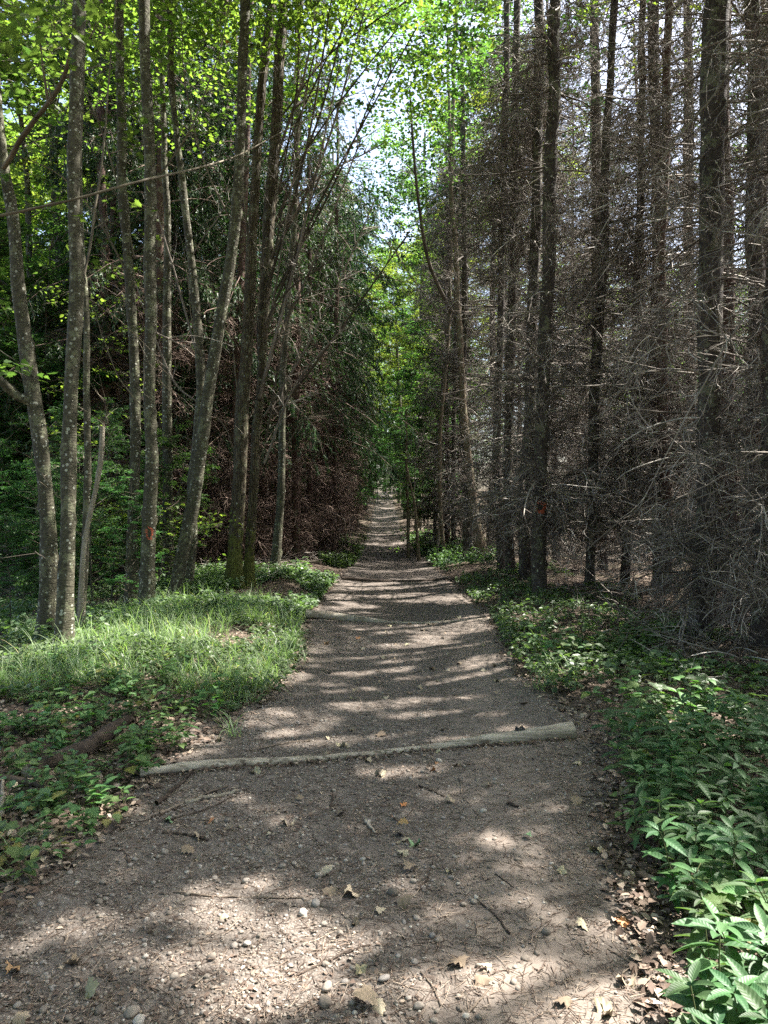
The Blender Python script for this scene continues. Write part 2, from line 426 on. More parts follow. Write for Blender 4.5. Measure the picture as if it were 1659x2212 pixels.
# ------------------------------------------------------------------ chosen sun patches: leaves and twigs in the sun's way are left out
LITPX = [  # px, py on the ground, half-width m, half-depth m
 (430, 1425, 1.15, 1.2), (560, 1440, .5, .9), (230, 1420, .7, .7), (610, 1330, .6, 1.3), (90, 1440, .4, .5),
 (1210, 1375, .5, .55), (1290, 1350, .35, .4),
 (980, 1455, .55, .12), (820, 1500, .5, .22), (930, 1530, .5, .10), (1000, 1490, .35, .1), (760, 1470, .3, .12), (640, 1540, .3, .25), (700, 1580, .35, .2), (900, 1575, .4, .08),
 (1150, 1560, .14, .12), (870, 1650, .2, .09),
 (1150, 1740, .12, .06), (560, 1905, .16, .07), (690, 1930, .10, .05), (1190, 1940, .14, .06), (1250, 1985, .08, .04),
 (420, 2060, .18, .05), (560, 2075, .2, .06), (700, 2150, .24, .06), (960, 2150, .2, .06), (1120, 2110, .10, .08), (1200, 2160, .14, .08), (420, 1980, .10, .04), (160, 2020, .14, .06), (860, 2180, .15, .08), (480, 2170, .12, .05),
 (1180, 1860, .10, .05), (1090, 1800, .09, .06), (640, 1760, .12, .08), (980, 1700, .16, .07), (1010, 1990, .08, .04), (760, 2030, .10, .05), (1230, 2080, .10, .05), (300, 1900, .10, .06), (900, 1900, .07, .04), (1220, 1700, .10, .06), (560, 1720, .10, .06),
 (1757, 2341, .5, .36), (1500, 2400, .4, .32), (120, 1590, .25, .2), (330, 1560, .3, .2), (60, 1700, .15, .15), (230, 1760, .12, .1),
 (1480, 2180, .3, .2), (1640, 2150, .3, .3), (1400, 1930, .08, .1), (1500, 1880, .07, .1), (1590, 1580, .35, .25), (1480, 1560, .2, .15),
 (830, 1160, .9, 3.5), (800, 1190, .6, 1.2), (820, 1215, .8, 1.0), (950, 1262, .45, .5), (850, 1262, .7, .3), (930, 1290, .7, .25), (830, 1320, .7, .2), (900, 1350, .8, .22), (940, 1385, .5, .14), (820, 1410, .5, .14),
 (880, 1205, .7, .8), (700, 1338, .38, .22), (950, 1215, .6, 1.0), (700, 1260, .5, .8)]
LIT = [(*G(a, b), c*(1.25 if b > 1700 else 1.1), d*(1.4 if b > 1700 else 1.15)) for a, b, c, d in LITPX]
def manual_open(gx, gy):
    o = np.zeros_like(gx)
    nx = (vn(gx, gy, 3.6, 21)-.5)*2; ny = (vn(gx, gy, 3.6, 22)-.5)*2
    for cx, cyy, rx, ry in LIT:
        wx = gx+nx*min(.22, .7*rx); wy = gy+ny*min(.22, .7*ry)
        o = np.maximum(o, 1-sstep(.75, 1.25, np.sqrt(((wx-cx)/rx)**2+((wy-cyy)/ry)**2)))
    return o
def openness(gx, gy):
    n = .6*vn(gx, gy, .9, 31)+.4*vn(gx, gy, 2.3, 32)
    far = sstep(8, 16, gy)
    near = 1-sstep(4.5, 7.0, gy)
    rand = sstep(.57-.05*far+.11*near, .62-.05*far+.11*near, n)
    dark = np.zeros_like(gx)
    return np.clip(np.maximum(manual_open(gx, gy), rand), 0, 1)
def sunproj(p, z0=0.1):
    t = (p[:, 2]-z0)/SUN[2]; return p[:, 0]-SUN[0]*t, p[:, 1]-SUN[1]*t

# ------------------------------------------------------------------ ground
def sheet(xs, ys, dz=0.0, jag=None):
    X, Y = np.meshgrid(xs, ys); Z = gz(X, Y)+dz
    V = np.stack([X, Y, Z], -1).reshape(-1, 3); nx, ny = len(xs), len(ys)
    i = (np.arange(ny-1)[:, None]*nx+np.arange(nx-1)[None]).reshape(-1)
    return V, np.stack([i, i+1, i+nx+1, i+nx], -1)
xs = np.sort(np.concatenate([np.linspace(-6, 6, 200), -6-np.cumsum(.08*1.045**np.arange(1, 110)), 6+np.cumsum(.08*1.045**np.arange(1, 110))]))
ys = np.concatenate([np.linspace(-60, -3, 30), np.linspace(-2.5, 12, 240), 12+np.cumsum(.07*1.02**np.arange(1, 220))])
V, q = sheet(xs, ys)
inside = (V[:, 0] > pathl(V[:, 1])+.25) & (V[:, 0] < pathr(V[:, 1])-.25)
V[inside, 2] -= .05
tag(build('forest_floor', V, [q], M['floor'], smooth=True), kind='structure')
ys = np.concatenate([np.linspace(-12, 0, 40), np.linspace(0.05, 12, 420), 12+np.cumsum(.04*1.017**np.arange(1, 235))])
us = np.linspace(0, 1, 110)
L_ = pathl(ys)-.05+.28*(vn(ys*0, ys, 1.7, 41)-.5)+.12*(vn(ys*0, ys, 6, 42)-.5)
R_ = pathr(ys)+.05+.28*(vn(ys*0, ys, 1.7, 43)-.5)+.12*(vn(ys*0, ys, 6, 44)-.5)
X = L_[:, None]*(1-us)+R_[:, None]*us; Y = np.repeat(ys[:, None], len(us), 1)
Z = gz(X, Y)+.006+.006*(vn(X, Y, 11, 45)-.5)*np.minimum(1, np.minimum(us, 1-us)*8)
i = (np.arange(len(ys)-1)[:, None]*len(us)+np.arange(len(us)-1)[None]).reshape(-1)
tag(build('path', np.stack([X, Y, Z], -1).reshape(-1, 3), [np.stack([i, i+1, i+len(us)+1, i+len(us)], -1)], M['path'], smooth=True), kind='structure')

# ------------------------------------------------------------------ trunks
TW = [.8]
def trunk_line(px, d, dd=0.0, top=13.0, n=60):
    """px: list of (px, py, width_px) base first. Returns world points and radii, extended down to the ground and up to `top`."""
    pts = []; rad = []
    m = len(px)
    for i, (a, b, wpx) in enumerate(px):
        dist = d+dd*(i/max(1, m-1)); p = P(a, b, dist); pts.append(p); rad.append(wpx/F*dist/2*TW[0])
    g = float(gz(pts[0][0], pts[0][1]))
    pts[0][2] = g-.12
    dirv = pts[-1]-pts[-2]; dirv = dirv/max(dirv[2], .2)
    z = pts[-1][2]
    while z < top:
        z += 2.0; pts.append(pts[-1]+dirv*2.0*np.array([.8, .8, 1])); rad.append(max(rad[-1]*.82, .02))
    A = np.concatenate([np.array(pts), np.array(rad)[:, None]], 1)
    return catmull(A, n)
def organic(A, flare, seed):
    A = A.copy(); h = A[:, 2]-A[0, 2]
    A[:, 0] += .03*(vn(h, h*0, 1.1, seed)-.5)*2+.10*(vn(h, h*0, .3, seed+2)-.5); A[:, 1] += .03*(vn(h, h*0, 1.1, seed+9)-.5)*2
    r = A[:, 3]*(1+.22*(vn(h, h*0, 2.2, seed+3)-.5)); A[:, 3] = r+r*flare*(.55*np.exp(-h/.12)+.45*np.exp(-h/.35)); return A
def trunk_mesh(A, sides=16, flare=.55, seed=0, knots=8):
    rng = R(seed); n = len(A); L = A[:, :3]; r = A[:, 3]; h = A[:, 2]-A[0, 2]
    V, q = tubes(L[None], r[None], sides); V = V.reshape(n, sides, 3)
    cen = L[:, None]; a = np.arange(sides)*2*np.pi/sides
    nz = 1+.07*(vn(np.cos(a)[None]*1.3+h[:, None]*.4, np.sin(a)[None]*1.3+h[:, None]*2, 1.5, seed+5)-.5)*2
    fl = 1+.55*np.exp(-h/.2)[:, None]*np.cos(a*(3+seed % 3)+seed)[None]*flare
    V = cen+(V-cen)*(nz*fl)[:, :, None]
    for _ in range(knots):
        hk = rng.uniform(.5, 7); ak = rng.randint(sides); i = np.argmin(abs(h-hk))
        V[i, ak] = cen[i, 0]+(V[i, ak]-cen[i, 0])*1.28
        V[i, (ak+1) % sides] = cen[i, 0]+(V[i, (ak+1) % sides]-cen[i, 0])*1.12
    return V.reshape(-1, 3), q
def resample_fine(A, dz=.09):
    n = int(max(24, min(170, (A[-1, 2]-A[0, 2])/dz))); return catmull(A[::2] if len(A) > 40 else A, n)
def paint_mark(A, px, py, parent, origin, wpx, hpx, seed, label):
    z = CAMH-(py-HY)/F*A[0, 1]; i = np.argmin(abs(A[:, 2]-z)); c = A[i, :3]; r = A[i, 3]*1.07+.004
    xo = (px-CX)/F*c[1]-c[0]; a0 = math.asin(max(-.9, min(.9, xo/r)))
    rng = R(seed); acc = Acc(); W = wpx/F*c[1]/2; H = hpx/F*c[1]/2
    K = 40; ang = np.linspace(0, 2*np.pi*.93, K)+rng.rand()*6
    u = np.cos(ang)*W*(1+.2*np.sin(3*ang)); v = np.sin(ang)*H*(1+.15*np.cos(2*ang+1)); th = .28*min(W, H)*(1.0+.5*rng.rand(K))+.004
    rows = []
    for s in (-1, -.3, .3, 1):
        uu = u*(1+s*th/W*.9)+rng.randn(K)*.0015; vv = v*(1+s*th/H*.9)+rng.randn(K)*.0015
        aa = a0+uu/r
        rows.append(np.stack([c[0]+(r+.004)*np.sin(aa)+0*vv, c[1]-(r+.004)*np.cos(aa), c[2]+vv], -1))
    V = np.stack(rows, 1).reshape(-1, 3); i = (np.arange(K-1)[:, None]*4+np.arange(3)[None]).reshape(-1)
    Q = np.stack([i, i+1, i+5, i+4], -1); acc.add(V, Q[rng.rand(len(Q)) > .22])
    o = acc.build('paint_mark', M['paint'], parent, origin=origin); o['label'] = label
    return o

class Tree:
    def __init__(s, name, label, px, d, m, cat='tree', dd=0., top=13., flare=.8, seed=1, group=None, sides=16, knots=8):
        s.A = trunk_line(px, d, dd, top); s.base = s.A[0, :3].copy(); s.base[2] = float(gz(*s.base[:2]))
        s.root = empty(name, label, cat, s.base, group)
        s.A = organic(resample_fine(s.A), flare, seed)
        V, q = trunk_mesh(s.A, sides, flare, seed, knots)
        s.trunk = build('trunk', V, [q], m, s.root, smooth=True, origin=s.base, rnd=np.full(len(V), .5))
        s.crown = Acc(); s.leaves = Acc(); s.rng = R(seed+100)
    def at(s, z):
        i = np.argmin(abs(s.A[:, 2]-z)); return s.A[i, :3].copy(), s.A[i, 3]
    def branch(s, pts, w0, w1, m=None, name='branch', twigs=6, label=None):
        """pts: (px,py,d) list; a limb as a part of its own, with side twigs"""
        A = catmull(np.array([P(*p) for p in pts]), 26); rng = s.rng
        A = A+.02*np.stack([vn(np.arange(26)*.35, np.zeros(26), 1, k+s.n_()) - .5 for k in range(3)], -1)
        acc = Acc(); r = np.linspace(w0, w1, 26)/2*(1+.25*(rng.rand(26)-.5)); acc.tube(A[None], r[None], 7)
        if twigs:
            idx = np.zeros(twigs, int); t = rng.uniform(.2, .97, twigs); p, dd = pick(A[None], idx, t)
            dr = norm(dd*.7+perp(dd, rng, .9)*.7); L = grow(p, dr, rng.uniform(.25, .9, twigs), 6, .0, .7, rng)
            acc.tube(L, taper(twigs, 6, w1*.45, .0015), 4, rng)
            n2 = twigs*3; idx = rng.randint(0, twigs, n2); p, dd = pick(L, idx, rng.uniform(.2, .9, n2))
            L2 = grow(p, norm(dd*.7+perp(dd, rng, .9)*.7), rng.uniform(.1, .35, n2), 4, .0, .6, rng)
            acc.tube(L2, taper(n2, 4, .003, .0012), 3, rng)
        o = acc.build(name, m or M['limb'], s.root, smooth=True, origin=s.base)
        if label: o['label'] = label
        return o
    _k = 0
    def n_(s): Tree._k += 7; return Tree._k
    def finish(s, leafmat=None, crownmat=None):
        if s.crown.n: s.crown.build('crown', crownmat or M['twig'], s.root, origin=s.base)
        if s.leaves.n: s.leaves.build('foliage', leafmat or M['canopy'], s.root, origin=s.base)

def cull_twigs(L, rng, amt=.9):
    m = 0
    for c in (L[:, 0], L[:, L.shape[1]//2], L[:, -1]):
        gx, gy = sunproj(c); m = np.maximum(m, np.where(gx < 1.9, openness(gx, gy), manual_open(gx, gy)))
    return rng.rand(len(L)) > amt*m
def dead_crown(acc, base, line, zs, Lr, nb, nt, n3, rng, dens=1.0, cull=False, sag=.5, thick=1.0):
    """dry spruce branches: whorled boughs, twigs and twiglets round a trunk line (A: x,y,z,r)"""
    z = zs[0]+(zs[1]-zs[0])*rng.rand(nb)**1.12; z = np.sort(np.where(rng.rand(nb) < .7, np.round(z/.42)*.42+rng.randn(nb)*.03, z)).clip(zs[0]); ii = np.searchsorted(line[:, 2], z).clip(0, len(line)-1)
    p0 = line[ii, :3].copy(); p0[:, 2] = z
    a = rng.rand(nb)*2*np.pi
    d = np.stack([np.cos(a), np.sin(a), rng.uniform(-.35, .35, nb)], -1)
    Ln = rng.uniform(Lr[0], Lr[1], nb)*(1-.35*(z-zs[0])/(zs[1]-zs[0]+1e-6)*0)
    Ln = Ln*np.where(rng.rand(nb) < .3, rng.uniform(.15, .6, nb), 1.0)
    B = grow(p0, d, Ln, 9, sag*rng.uniform(.2, 1.3, nb), .55, rng)
    n = nb*nt; idx = rng.randint(0, nb, n); t = rng.uniform(.12, 1, n)**.8; p, dd = pick(B, idx, t)
    T = grow(p, norm(dd*.75+perp(dd, rng, .55)*.8), rng.uniform(.2, .85, n)*(1.2-.65*t), 7, .5*rng.uniform(-.8, 2.2, n), 1.25, rng)
    m = n*n3; idx = rng.randint(0, n, m); p, dd = pick(T, idx, rng.uniform(.15, 1, m))
    U = grow(p, norm(dd*.8+perp(dd, rng, .7)*.7), rng.uniform(.07, .26, m), 4, .2, 1.2, rng)
    if cull:
        B = B[cull_twigs(B, rng, .5)]; T = T[cull_twigs(T, rng)]; U = U[cull_twigs(U, rng)]
    acc.tube(B, taper(len(B), 9, .012*thick*rng.uniform(.6, 1.4, len(B)), .0045*thick), 4, rng)
    acc.tube(T, taper(len(T), 7, .0050*thick, .0025*thick), 3, rng)
    acc.tube(U, taper(len(U), 4, .0028*thick, .0016*thick), 3, rng)
def needle_crown(acc, wood, line, zs, Lr, nb, nt, nn, rng, size=(.05, .09), sag=1.1):
    z = np.sort(rng.uniform(zs[0], zs[1], nb)); ii = np.searchsorted(line[:, 2], z).clip(0, len(line)-1)
    p0 = line[ii, :3].copy(); p0[:, 2] = z; a = rng.rand(nb)*2*np.pi
    d = np.stack([np.cos(a), np.sin(a), rng.uniform(-.1, .3, nb)], -1)
    rel = (z-zs[0])/(zs[1]-zs[0])
    B = grow(p0, d, rng.uniform(Lr[0], Lr[1], nb)*(1-.6*rel), 8, sag, .2, rng)
    wood.tube(B, taper(nb, 8, .014, .004), 4, rng)
    n = nb*nt; idx = rng.randint(0, nb, n); p, dd = pick(B, idx, rng.uniform(.2, 1, n))
    T = grow(p, norm(dd*.7+perp(dd, rng, .3)*.8), rng.uniform(.2, .65, n), 5, 1.3, .3, rng)
    wood.tube(T, taper(n, 5, .004, .002), 3, rng)
    m = n*nn; idx = rng.randint(0, n, m); p, dd = pick(T, idx, rng.uniform(0, 1, m))
    Y = norm(dd*.9+perp(dd, rng, .7)*.6); Z = norm(perp(Y, rng, 1.0)+np.array([0, 0, .5])); X = norm(np.cross(Y, Z)); Z = np.cross(X, Y)
    tv, tf = NEED; tv = tv*np.array([.2, 1, 1])
    stamp(acc, (tv, tf_tri(tf)), p, X, Y, Z, rng.uniform(size[0], size[1], m), rng)
def tf_tri(tf):
    return np.array([(f[0], f[i], f[i+1]) for f in tf for i in range(1, len(f)-1)])
def leaf_sprays(acc, wood, centres, per, r, size, rng, tpl=LEAF6, flat=.25, tilt=.35, cull=0.):
    n = len(centres); c = np.repeat(centres, per, 0)
    off = rng.randn(n*per, 3)*r*.55*np.array([1, 1, flat])
    pos = c+off; X, Y, Z = frames(n*per, rng, tilt)
    rr = np.clip(np.repeat(rng.rand(n), per)*.5+rng.rand(n*per)*.5, 0, 1); sz = rng.uniform(size*.65, size*1.2, n*per)
    if cull:
        gx, gy = sunproj(pos); kk = rng.rand(len(pos)) > openness(gx, gy)*cull
        pos, X, Y, Z, sz, rr = pos[kk], X[kk], Y[kk], Z[kk], sz[kk], rr[kk]
    stamp(acc, tpl, pos, X, Y, Z, sz, rng, rr)
    if wood is not None:
        k = 3; p0 = np.repeat(centres, k, 0)-rng.randn(n*k, 3)*.02
        L = grow(p0, rng.randn(n*k, 3)*np.array([1, 1, .3]), r*rng.uniform(.5, 1.1, n*k), 4, .1, .5, rng)
        wood.tube(L, taper(n*k, 4, .004, .0015), 3, rng)
def broad_crown(acc, wood, line, zs, rad, nl, ns, per, size, rng, tpl=LEAF4, up=.35, cl=.45, asym=None):
    """limbs from the trunk, boughs from the limbs, leaf layers at the boughs"""
    z = rng.uniform(zs[0], zs[1], nl)**1.0; ii = np.searchsorted(line[:, 2], z).clip(0, len(line)-1)
    p0 = line[ii, :3].copy(); p0[:, 2] = np.minimum(z, line[-1, 2]); a = np.arange(nl)*2.4+rng.rand(nl)
    d = np.stack([np.cos(a), np.sin(a), rng.uniform(up*.4, up*1.8, nl)], -1)
    rel = np.clip((z-zs[0])/(zs[1]-zs[0]), 0, 1); shape = .55+.9*np.sin(np.pi*np.clip(rel*.9+.12, 0, 1))*.7
    Ln = rad*shape*rng.uniform(.7, 1.15, nl)
    B = grow(p0, d, Ln, 8, -.1, .5, rng); wood.tube(B, taper(nl, 8, .022, .006), 5, rng)
    n = nl*ns; idx = rng.randint(0, nl, n); p, dd = pick(B, idx, rng.uniform(.25, 1, n))
    S = grow(p, norm(dd*.7+perp(dd, rng, .4)*.8), rng.uniform(.25, .5, n)*rad*.7, 6, .15, .5, rng); wood.tube(S, taper(n, 6, .008, .002), 3, rng)
    k = 3; idx = np.repeat(np.arange(n), k); c, _ = pick(S, idx, rng.uniform(.35, 1, n*k))
    leaf_sprays(acc, None, c, int(per*1.3), cl*.62, size, rng, tpl, flat=.22)

# ------------------------------------------------------------------ the broadleaved trees left of the path
T = {}
T['near'] = Tree('broadleaf_tree', 'closest tree on the left, straight lichen-spotted grey trunk rising from the grass', [(128, 1425, 46), (148, 1200, 40), (150, 900, 38), (162, 600, 34), (160, 300, 31), (168, 0, 31)], 7.1, M['beech'], seed=3)
T['lean'] = Tree('broadleaf_tree', 'forked grey trunk bending away to the upper left at the photo edge', [(98, 1375, 44), (98, 1150, 42), (76, 900, 40), (45, 700, 36), (18, 450, 30), (5, 360, 28)], 8.6, M['beech'], seed=5)
T['thin'] = Tree('broadleaf_tree', 'thin grey trunk close behind the closest left tree', [(172, 1370, 22), (180, 1100, 19), (184, 800, 17), (180, 500, 15), (178, 250, 12)], 8.3, M['beech'], seed=6)
T['pairl'] = Tree('broadleaf_tree', 'slimmer left trunk of the upright pair, without paint', [(283, 1335, 32), (290, 1000, 27), (286, 700, 25), (270, 350, 24), (256, 0, 20)], 10.1, M['beech'], seed=8)
T['pairr'] = Tree('broadleaf_tree', 'upright grey trunk with an orange paint mark and a big snapped knot', [(318, 1340, 38), (326, 1000, 33), (322, 700, 31), (317, 350, 30), (312, 0, 28)], 9.5, M['beech'], seed=9)
T['slim'] = Tree('broadleaf_tree', 'slender trunk leaning left at the top, behind the diagonal one', [(405, 1270, 24), (425, 950, 26), (428, 780, 26), (400, 500, 20), (372, 250, 18), (358, 0, 15)], 11.2, M['beech'], seed=10)
T['diag'] = Tree('broadleaf_tree', 'strongly leaning spotted trunk curving up to the right from a grey stone', [(372, 1318, 30), (392, 1210, 34), (428, 1000, 34), (455, 800, 31), (482, 620, 28), (506, 400, 27), (517, 200, 26), (527, 0, 26)], 10.5, M['beech'], seed=11)
T['mossl'] = Tree('broadleaf_tree', 'furrowed mossy trunk, the thicker left stem of the joined pair', [(508, 1290, 40), (514, 1100, 38), (522, 900, 36), (534, 700, 32), (545, 450, 26), (560, 200, 24), (580, 0, 24)], 11.9, M['mossy'], seed=12)
T['mossr'] = Tree('broadleaf_tree', 'mossy right stem of the joined pair with a sunlit edge at its foot', [(533, 1285, 32), (540, 1100, 24), (560, 850, 24), (575, 600, 34), (597, 300, 32), (612, 0, 28)], 12.2, M['mossy'], seed=13)
T['path'] = Tree('broadleaf_tree', 'slim dark trunk next to the path, last of the left row before the spruces', [(594, 1255, 24), (605, 1100, 21), (612, 900, 18), (625, 600, 16), (638, 300, 15), (646, 0, 14)], 14.4, M['beech'], seed=14)
T['back1'] = Tree('broadleaf_tree', 'dark straight trunk in shade between the painted one and the slender one', [(362, 1300, 30), (360, 1000, 26), (356, 600, 20), (352, 200, 14)], 12.6, M['beech'], seed=15)
T['snag'] = Tree('broken_snag', 'pale broken-off dead stem leaning right with a snapped top', [(168, 1345, 14), (186, 1180, 13), (208, 1040, 12), (216, 990, 14), (222, 912, 10)], 8.0, M['snag'], cat='dead tree', top=0, seed=16, knots=14)
paint_mark(T['pairr'].A, 328, 1155, T['pairr'].root, T['pairr'].base, 12, 26, 1, 'small upright orange paint daub')
T['snag'].branch([(219, 985, 8.0), (232, 950, 7.98), (262, 915, 7.95), (295, 900, 7.9)], .012, .004, M['limb'], twigs=3)
T['lean'].branch([(70, 870, 8.6), (30, 850, 8.5), (-5, 815, 8.4), (-60, 770, 8.3)], .13, .08, M['beech'], twigs=0, label='short thick fork going left')
T['lean'].branch([(5, 370, 8.6), (45, 300, 8.2), (110, 215, 7.8), (150, 130, 7.5), (175, 20, 7.2)], .065, .04, M['limb'], twigs=5, label='dark limb crossing in front of the neighbouring trunk')
T['near'].branch([(152, 700, 7.1), (190, 550, 7.3), (225, 300, 7.6), (250, 0, 8)], .03, .012, twigs=6)
T['near'].branch([(158, 1100, 7.1), (110, 1060, 7.0), (85, 1040, 6.9)], .012, .005, twigs=2)
T['near'].branch([(140, 1240, 7.1), (110, 1215, 7.0), (75, 1190, 6.9)], .012, .006, M['twig'], twigs=2)
T['thin'].branch([(182, 640, 8.3), (240, 680, 8.8), (290, 720, 9.2), (340, 770, 9.4)], .02, .008, twigs=5)
T['pairl'].branch([(290, 560, 10.1), (235, 330, 10.1), (150, 110, 10.1)], .035, .015, twigs=8)
T['pairl'].branch([(280, 600, 10.1), (215, 480, 10), (130, 380, 9.8), (20, 330, 9.6)], .03, .01, twigs=8)
T['pairr'].branch([(335, 900, 9.5), (290, 860, 9.4), (240, 780, 9.3), (190, 620, 9.2)], .02, .006, twigs=6)
T['pairr'].branch([(330, 400, 9.5), (400, 300, 9.5), (470, 130, 9.5), (500, -20, 9.5)], .025, .012, twigs=8)
T['pairr'].branch([(338, 720, 9.5), (380, 740, 9.8), (420, 770, 10.2)], .035, .015, M['twig'], twigs=3)
T['slim'].branch([(425, 760, 11.2), (380, 600, 11.2), (330, 420, 11.1), (300, 250, 11)], .04, .015, M['twig'], twigs=7)
T['slim'].branch([(428, 870, 11.2), (380, 830, 11.2), (330, 720, 11.1), (290, 600, 11)], .03, .01, M['twig'], twigs=7)
T['slim'].branch([(410, 560, 11.2), (470, 470, 11.4), (540, 380, 11.6), (600, 340, 11.7)], .025, .008, M['twig'], twigs=7)
T['diag'].branch([(500, 480, 10.5), (440, 350, 10.4), (400, 180, 10.3), (390, 20, 10.2)], .03, .01, twigs=8)
T['diag'].branch([(455, 820, 10.5), (420, 720, 10.3), (400, 560, 10.2)], .02, .008, twigs=5)
for k, (x0, y0, x1, y1, x2, y2, w_) in enumerate([(560, 860, 640, 560, 740, 120, .035), (575, 700, 690, 440, 900, 60, .03), (580, 620, 660, 330, 720, -20, .035),
        (585, 560, 700, 330, 800, -30, .03), (595, 480, 690, 250, 760, -20, .03), (590, 900, 700, 760, 885, 500, .03), (570, 1000, 640, 830, 750, 700, .025),
        (600, 420, 720, 240, 860, 60, .022), (560, 760, 610, 640, 720, 560, .022), (602, 330, 660, 150, 690, -20, .03), (575, 950, 600, 800, 632, 640, .02), (570, 820, 640, 650, 745, 622, .02),
        (600, 500, 670, 400, 830, 310, .018), (600, 700, 650, 500, 690, 380, .02),
        (590, 640, 720, 400, 830, 150, .024), (570, 900, 690, 700, 810, 430, .022), (600, 420, 640, 200, 650, -20, .024), (590, 560, 640, 300, 700, 20, .022), (580, 780, 680, 560, 780, 300, .022), (600, 360, 700, 140, 790, -20, .02), (610, 250, 720, 110, 900, -10, .018), (585, 680, 625, 440, 660, 200, .02)]):
    T['mossr'].branch([(x0, y0, 12.0), (x1, y1, 11.6), (x2, y2, 11.2)], w_*1.7, .02, M['twig'] if k % 3 == 0 else M['silhouette_limb'], twigs=12)
for k, (x0, y0, x1, y1, x2, y2, w_) in enumerate([(520, 900, 495, 700, 470, 560, .025), (525, 820, 560, 640, 560, 480, .03), (540, 560, 520, 300, 540, 60, .03), (528, 720, 470, 650, 420, 520, .02), (512, 1000, 490, 930, 450, 880, .02)]):
    T['mossl'].branch([(x0, y0, 11.9), (x1, y1, 11.8), (x2, y2, 11.7)], w_*1.1, .01, M['limb'], twigs=7)
T['path'].branch([(612, 880, 14.4), (650, 740, 14.4), (690, 600, 14.5), (705, 420, 14.5)], .03, .01, twigs=7)
T['path'].branch([(610, 980, 14.4), (660, 905, 14.4), (740, 880, 14.3)], .02, .008, twigs=6)
# a long dry pole caught in the trunks
pole = Acc(); A = catmull(np.array([P(-120, 490, 6.4), P(0, 466, 6.6), P(150, 433, 6.75), P(300, 392, 7.1), P(430, 362, 8), P(515, 335, 9.6), P(600, 290, 10.4), P(760, 205, 11.6)]), 50)
pole.tube(A[None], (np.interp(np.arange(50), [0, 30, 49], [.014, .010, .006])*R(4).uniform(.85, 1.15, 50))[None], 8)
rg = R(44); p, dd = pick(A[None], np.zeros(26, int), rg.uniform(.3, 1, 26)); Lp = grow(p, norm(dd*.6+perp(dd, rg, 1)*.8), rg.uniform(.15, .6, 26), 5, 0, .8, rg); pole.tube(Lp, taper(26, 5, .005, .0015), 3, rg)
o = pole.build('dead_pole', M['limb'], None, smooth=True, origin=A[25]); o.location = A[25]
tag(o, 'long dry pole caught across the left trunks, running from photo edge up towards the path', 'branch')

# leaves on the left trees that hang into the picture
rg = R(60)
def px_cloud(tree, items, tpl=LEAF6, size=.085, tilt=.4):
    for (px, py, d, wpx, hpx, n, per) in items:
        if px < 350 and py < 700: n = max(2, int(n*.4))
        elif px < 780 and py < 300: n = max(2, int(n*.55))
        c = np.stack([rg.uniform(px-wpx, px+wpx, n), rg.uniform(py-hpx, py+hpx, n), rg.uniform(d*.9, d*1.15, n)], -1)
        c = np.array([P(*q_) for q_ in c]); c = c[c[:, 2] > .2]
        leaf_sprays(tree.leaves, tree.crown, c, per, .32, size, rg, tpl, tilt=tilt)
px_cloud(T['near'], [(80, 70, 6.2, 110, 80, 24, 12), (220, 60, 6.8, 90, 70, 12, 10), (60, 420, 7.4, 60, 60, 7, 9)], MAPLE, .12)
px_cloud(T['lean'], [(40, 200, 9, 90, 190, 40, 14), (10, 790, 7.4, 25, 10, 3, 9), (20, 610, 9.5, 40, 60, 12, 12)], MAPLE, .11)
px_cloud(T['pairr'], [(340, 150, 9.2, 14, 30, 3, 4), (345, 250, 9.2, 12, 40, 4, 5), (420, 40, 10, 90, 50, 12, 12), (300, 440, 9.3, 8, 30, 2, 3)], MAPLE, .11)
px_cloud(T['pairl'], [(230, 170, 11, 120, 170, 46, 14), (220, 480, 11, 110, 120, 30, 12)], MAPLE, .10)
px_cloud(T['slim'], [(350, 60, 12.5, 130, 70, 40, 16), (420, 190, 12.5, 90, 90, 18, 12)], LEAF6, .1)
px_cloud(T['diag'], [(620, 60, 12, 150, 60, 40, 16), (480, 250, 12.5, 60, 70, 10, 10)], LEAF6, .1)
px_cloud(T['path'], [(760, 60, 15, 80, 70, 50, 18), (700, 200, 16, 50, 70, 14, 14)], LEAF6, .1)
px_cloud(T['back1'], [(230, 800, 14, 120, 200, 50, 22), (280, 1130, 11.5, 120, 90, 34, 24), (420, 1150, 12, 50, 60, 12, 16)], LEAF6, .085)
# upper crowns (above the frame), thinned to the light on the path
def high_crown(t, n, rx, ry, z0, z1, size=.11, per=14, xoff=0, yoff=0, tpl=LEAF4):
    p, _ = t.at(z0); rng = t.rng
    c = np.stack([p[0]+xoff+rng.uniform(-rx, rx, n), p[1]+yoff+rng.uniform(-ry, ry, n), rng.uniform(z0, z1, n)], -1)
    leaf_sprays(t.leaves, t.crown, c, per, .35, size, rng, tpl, cull=.97)
for kk in ('near', 'lean', 'thin', 'pairl', 'pairr', 'diag', 'mossl', 'slim'):
    high_crown(T[kk], 420, 3.2, 3.0, 8.5, 13)
for kk, t in T.items(): t.finish(M['maple'] if kk in ('near', 'lean', 'pairr', 'pairl') else M['canopy'], M['limb'])

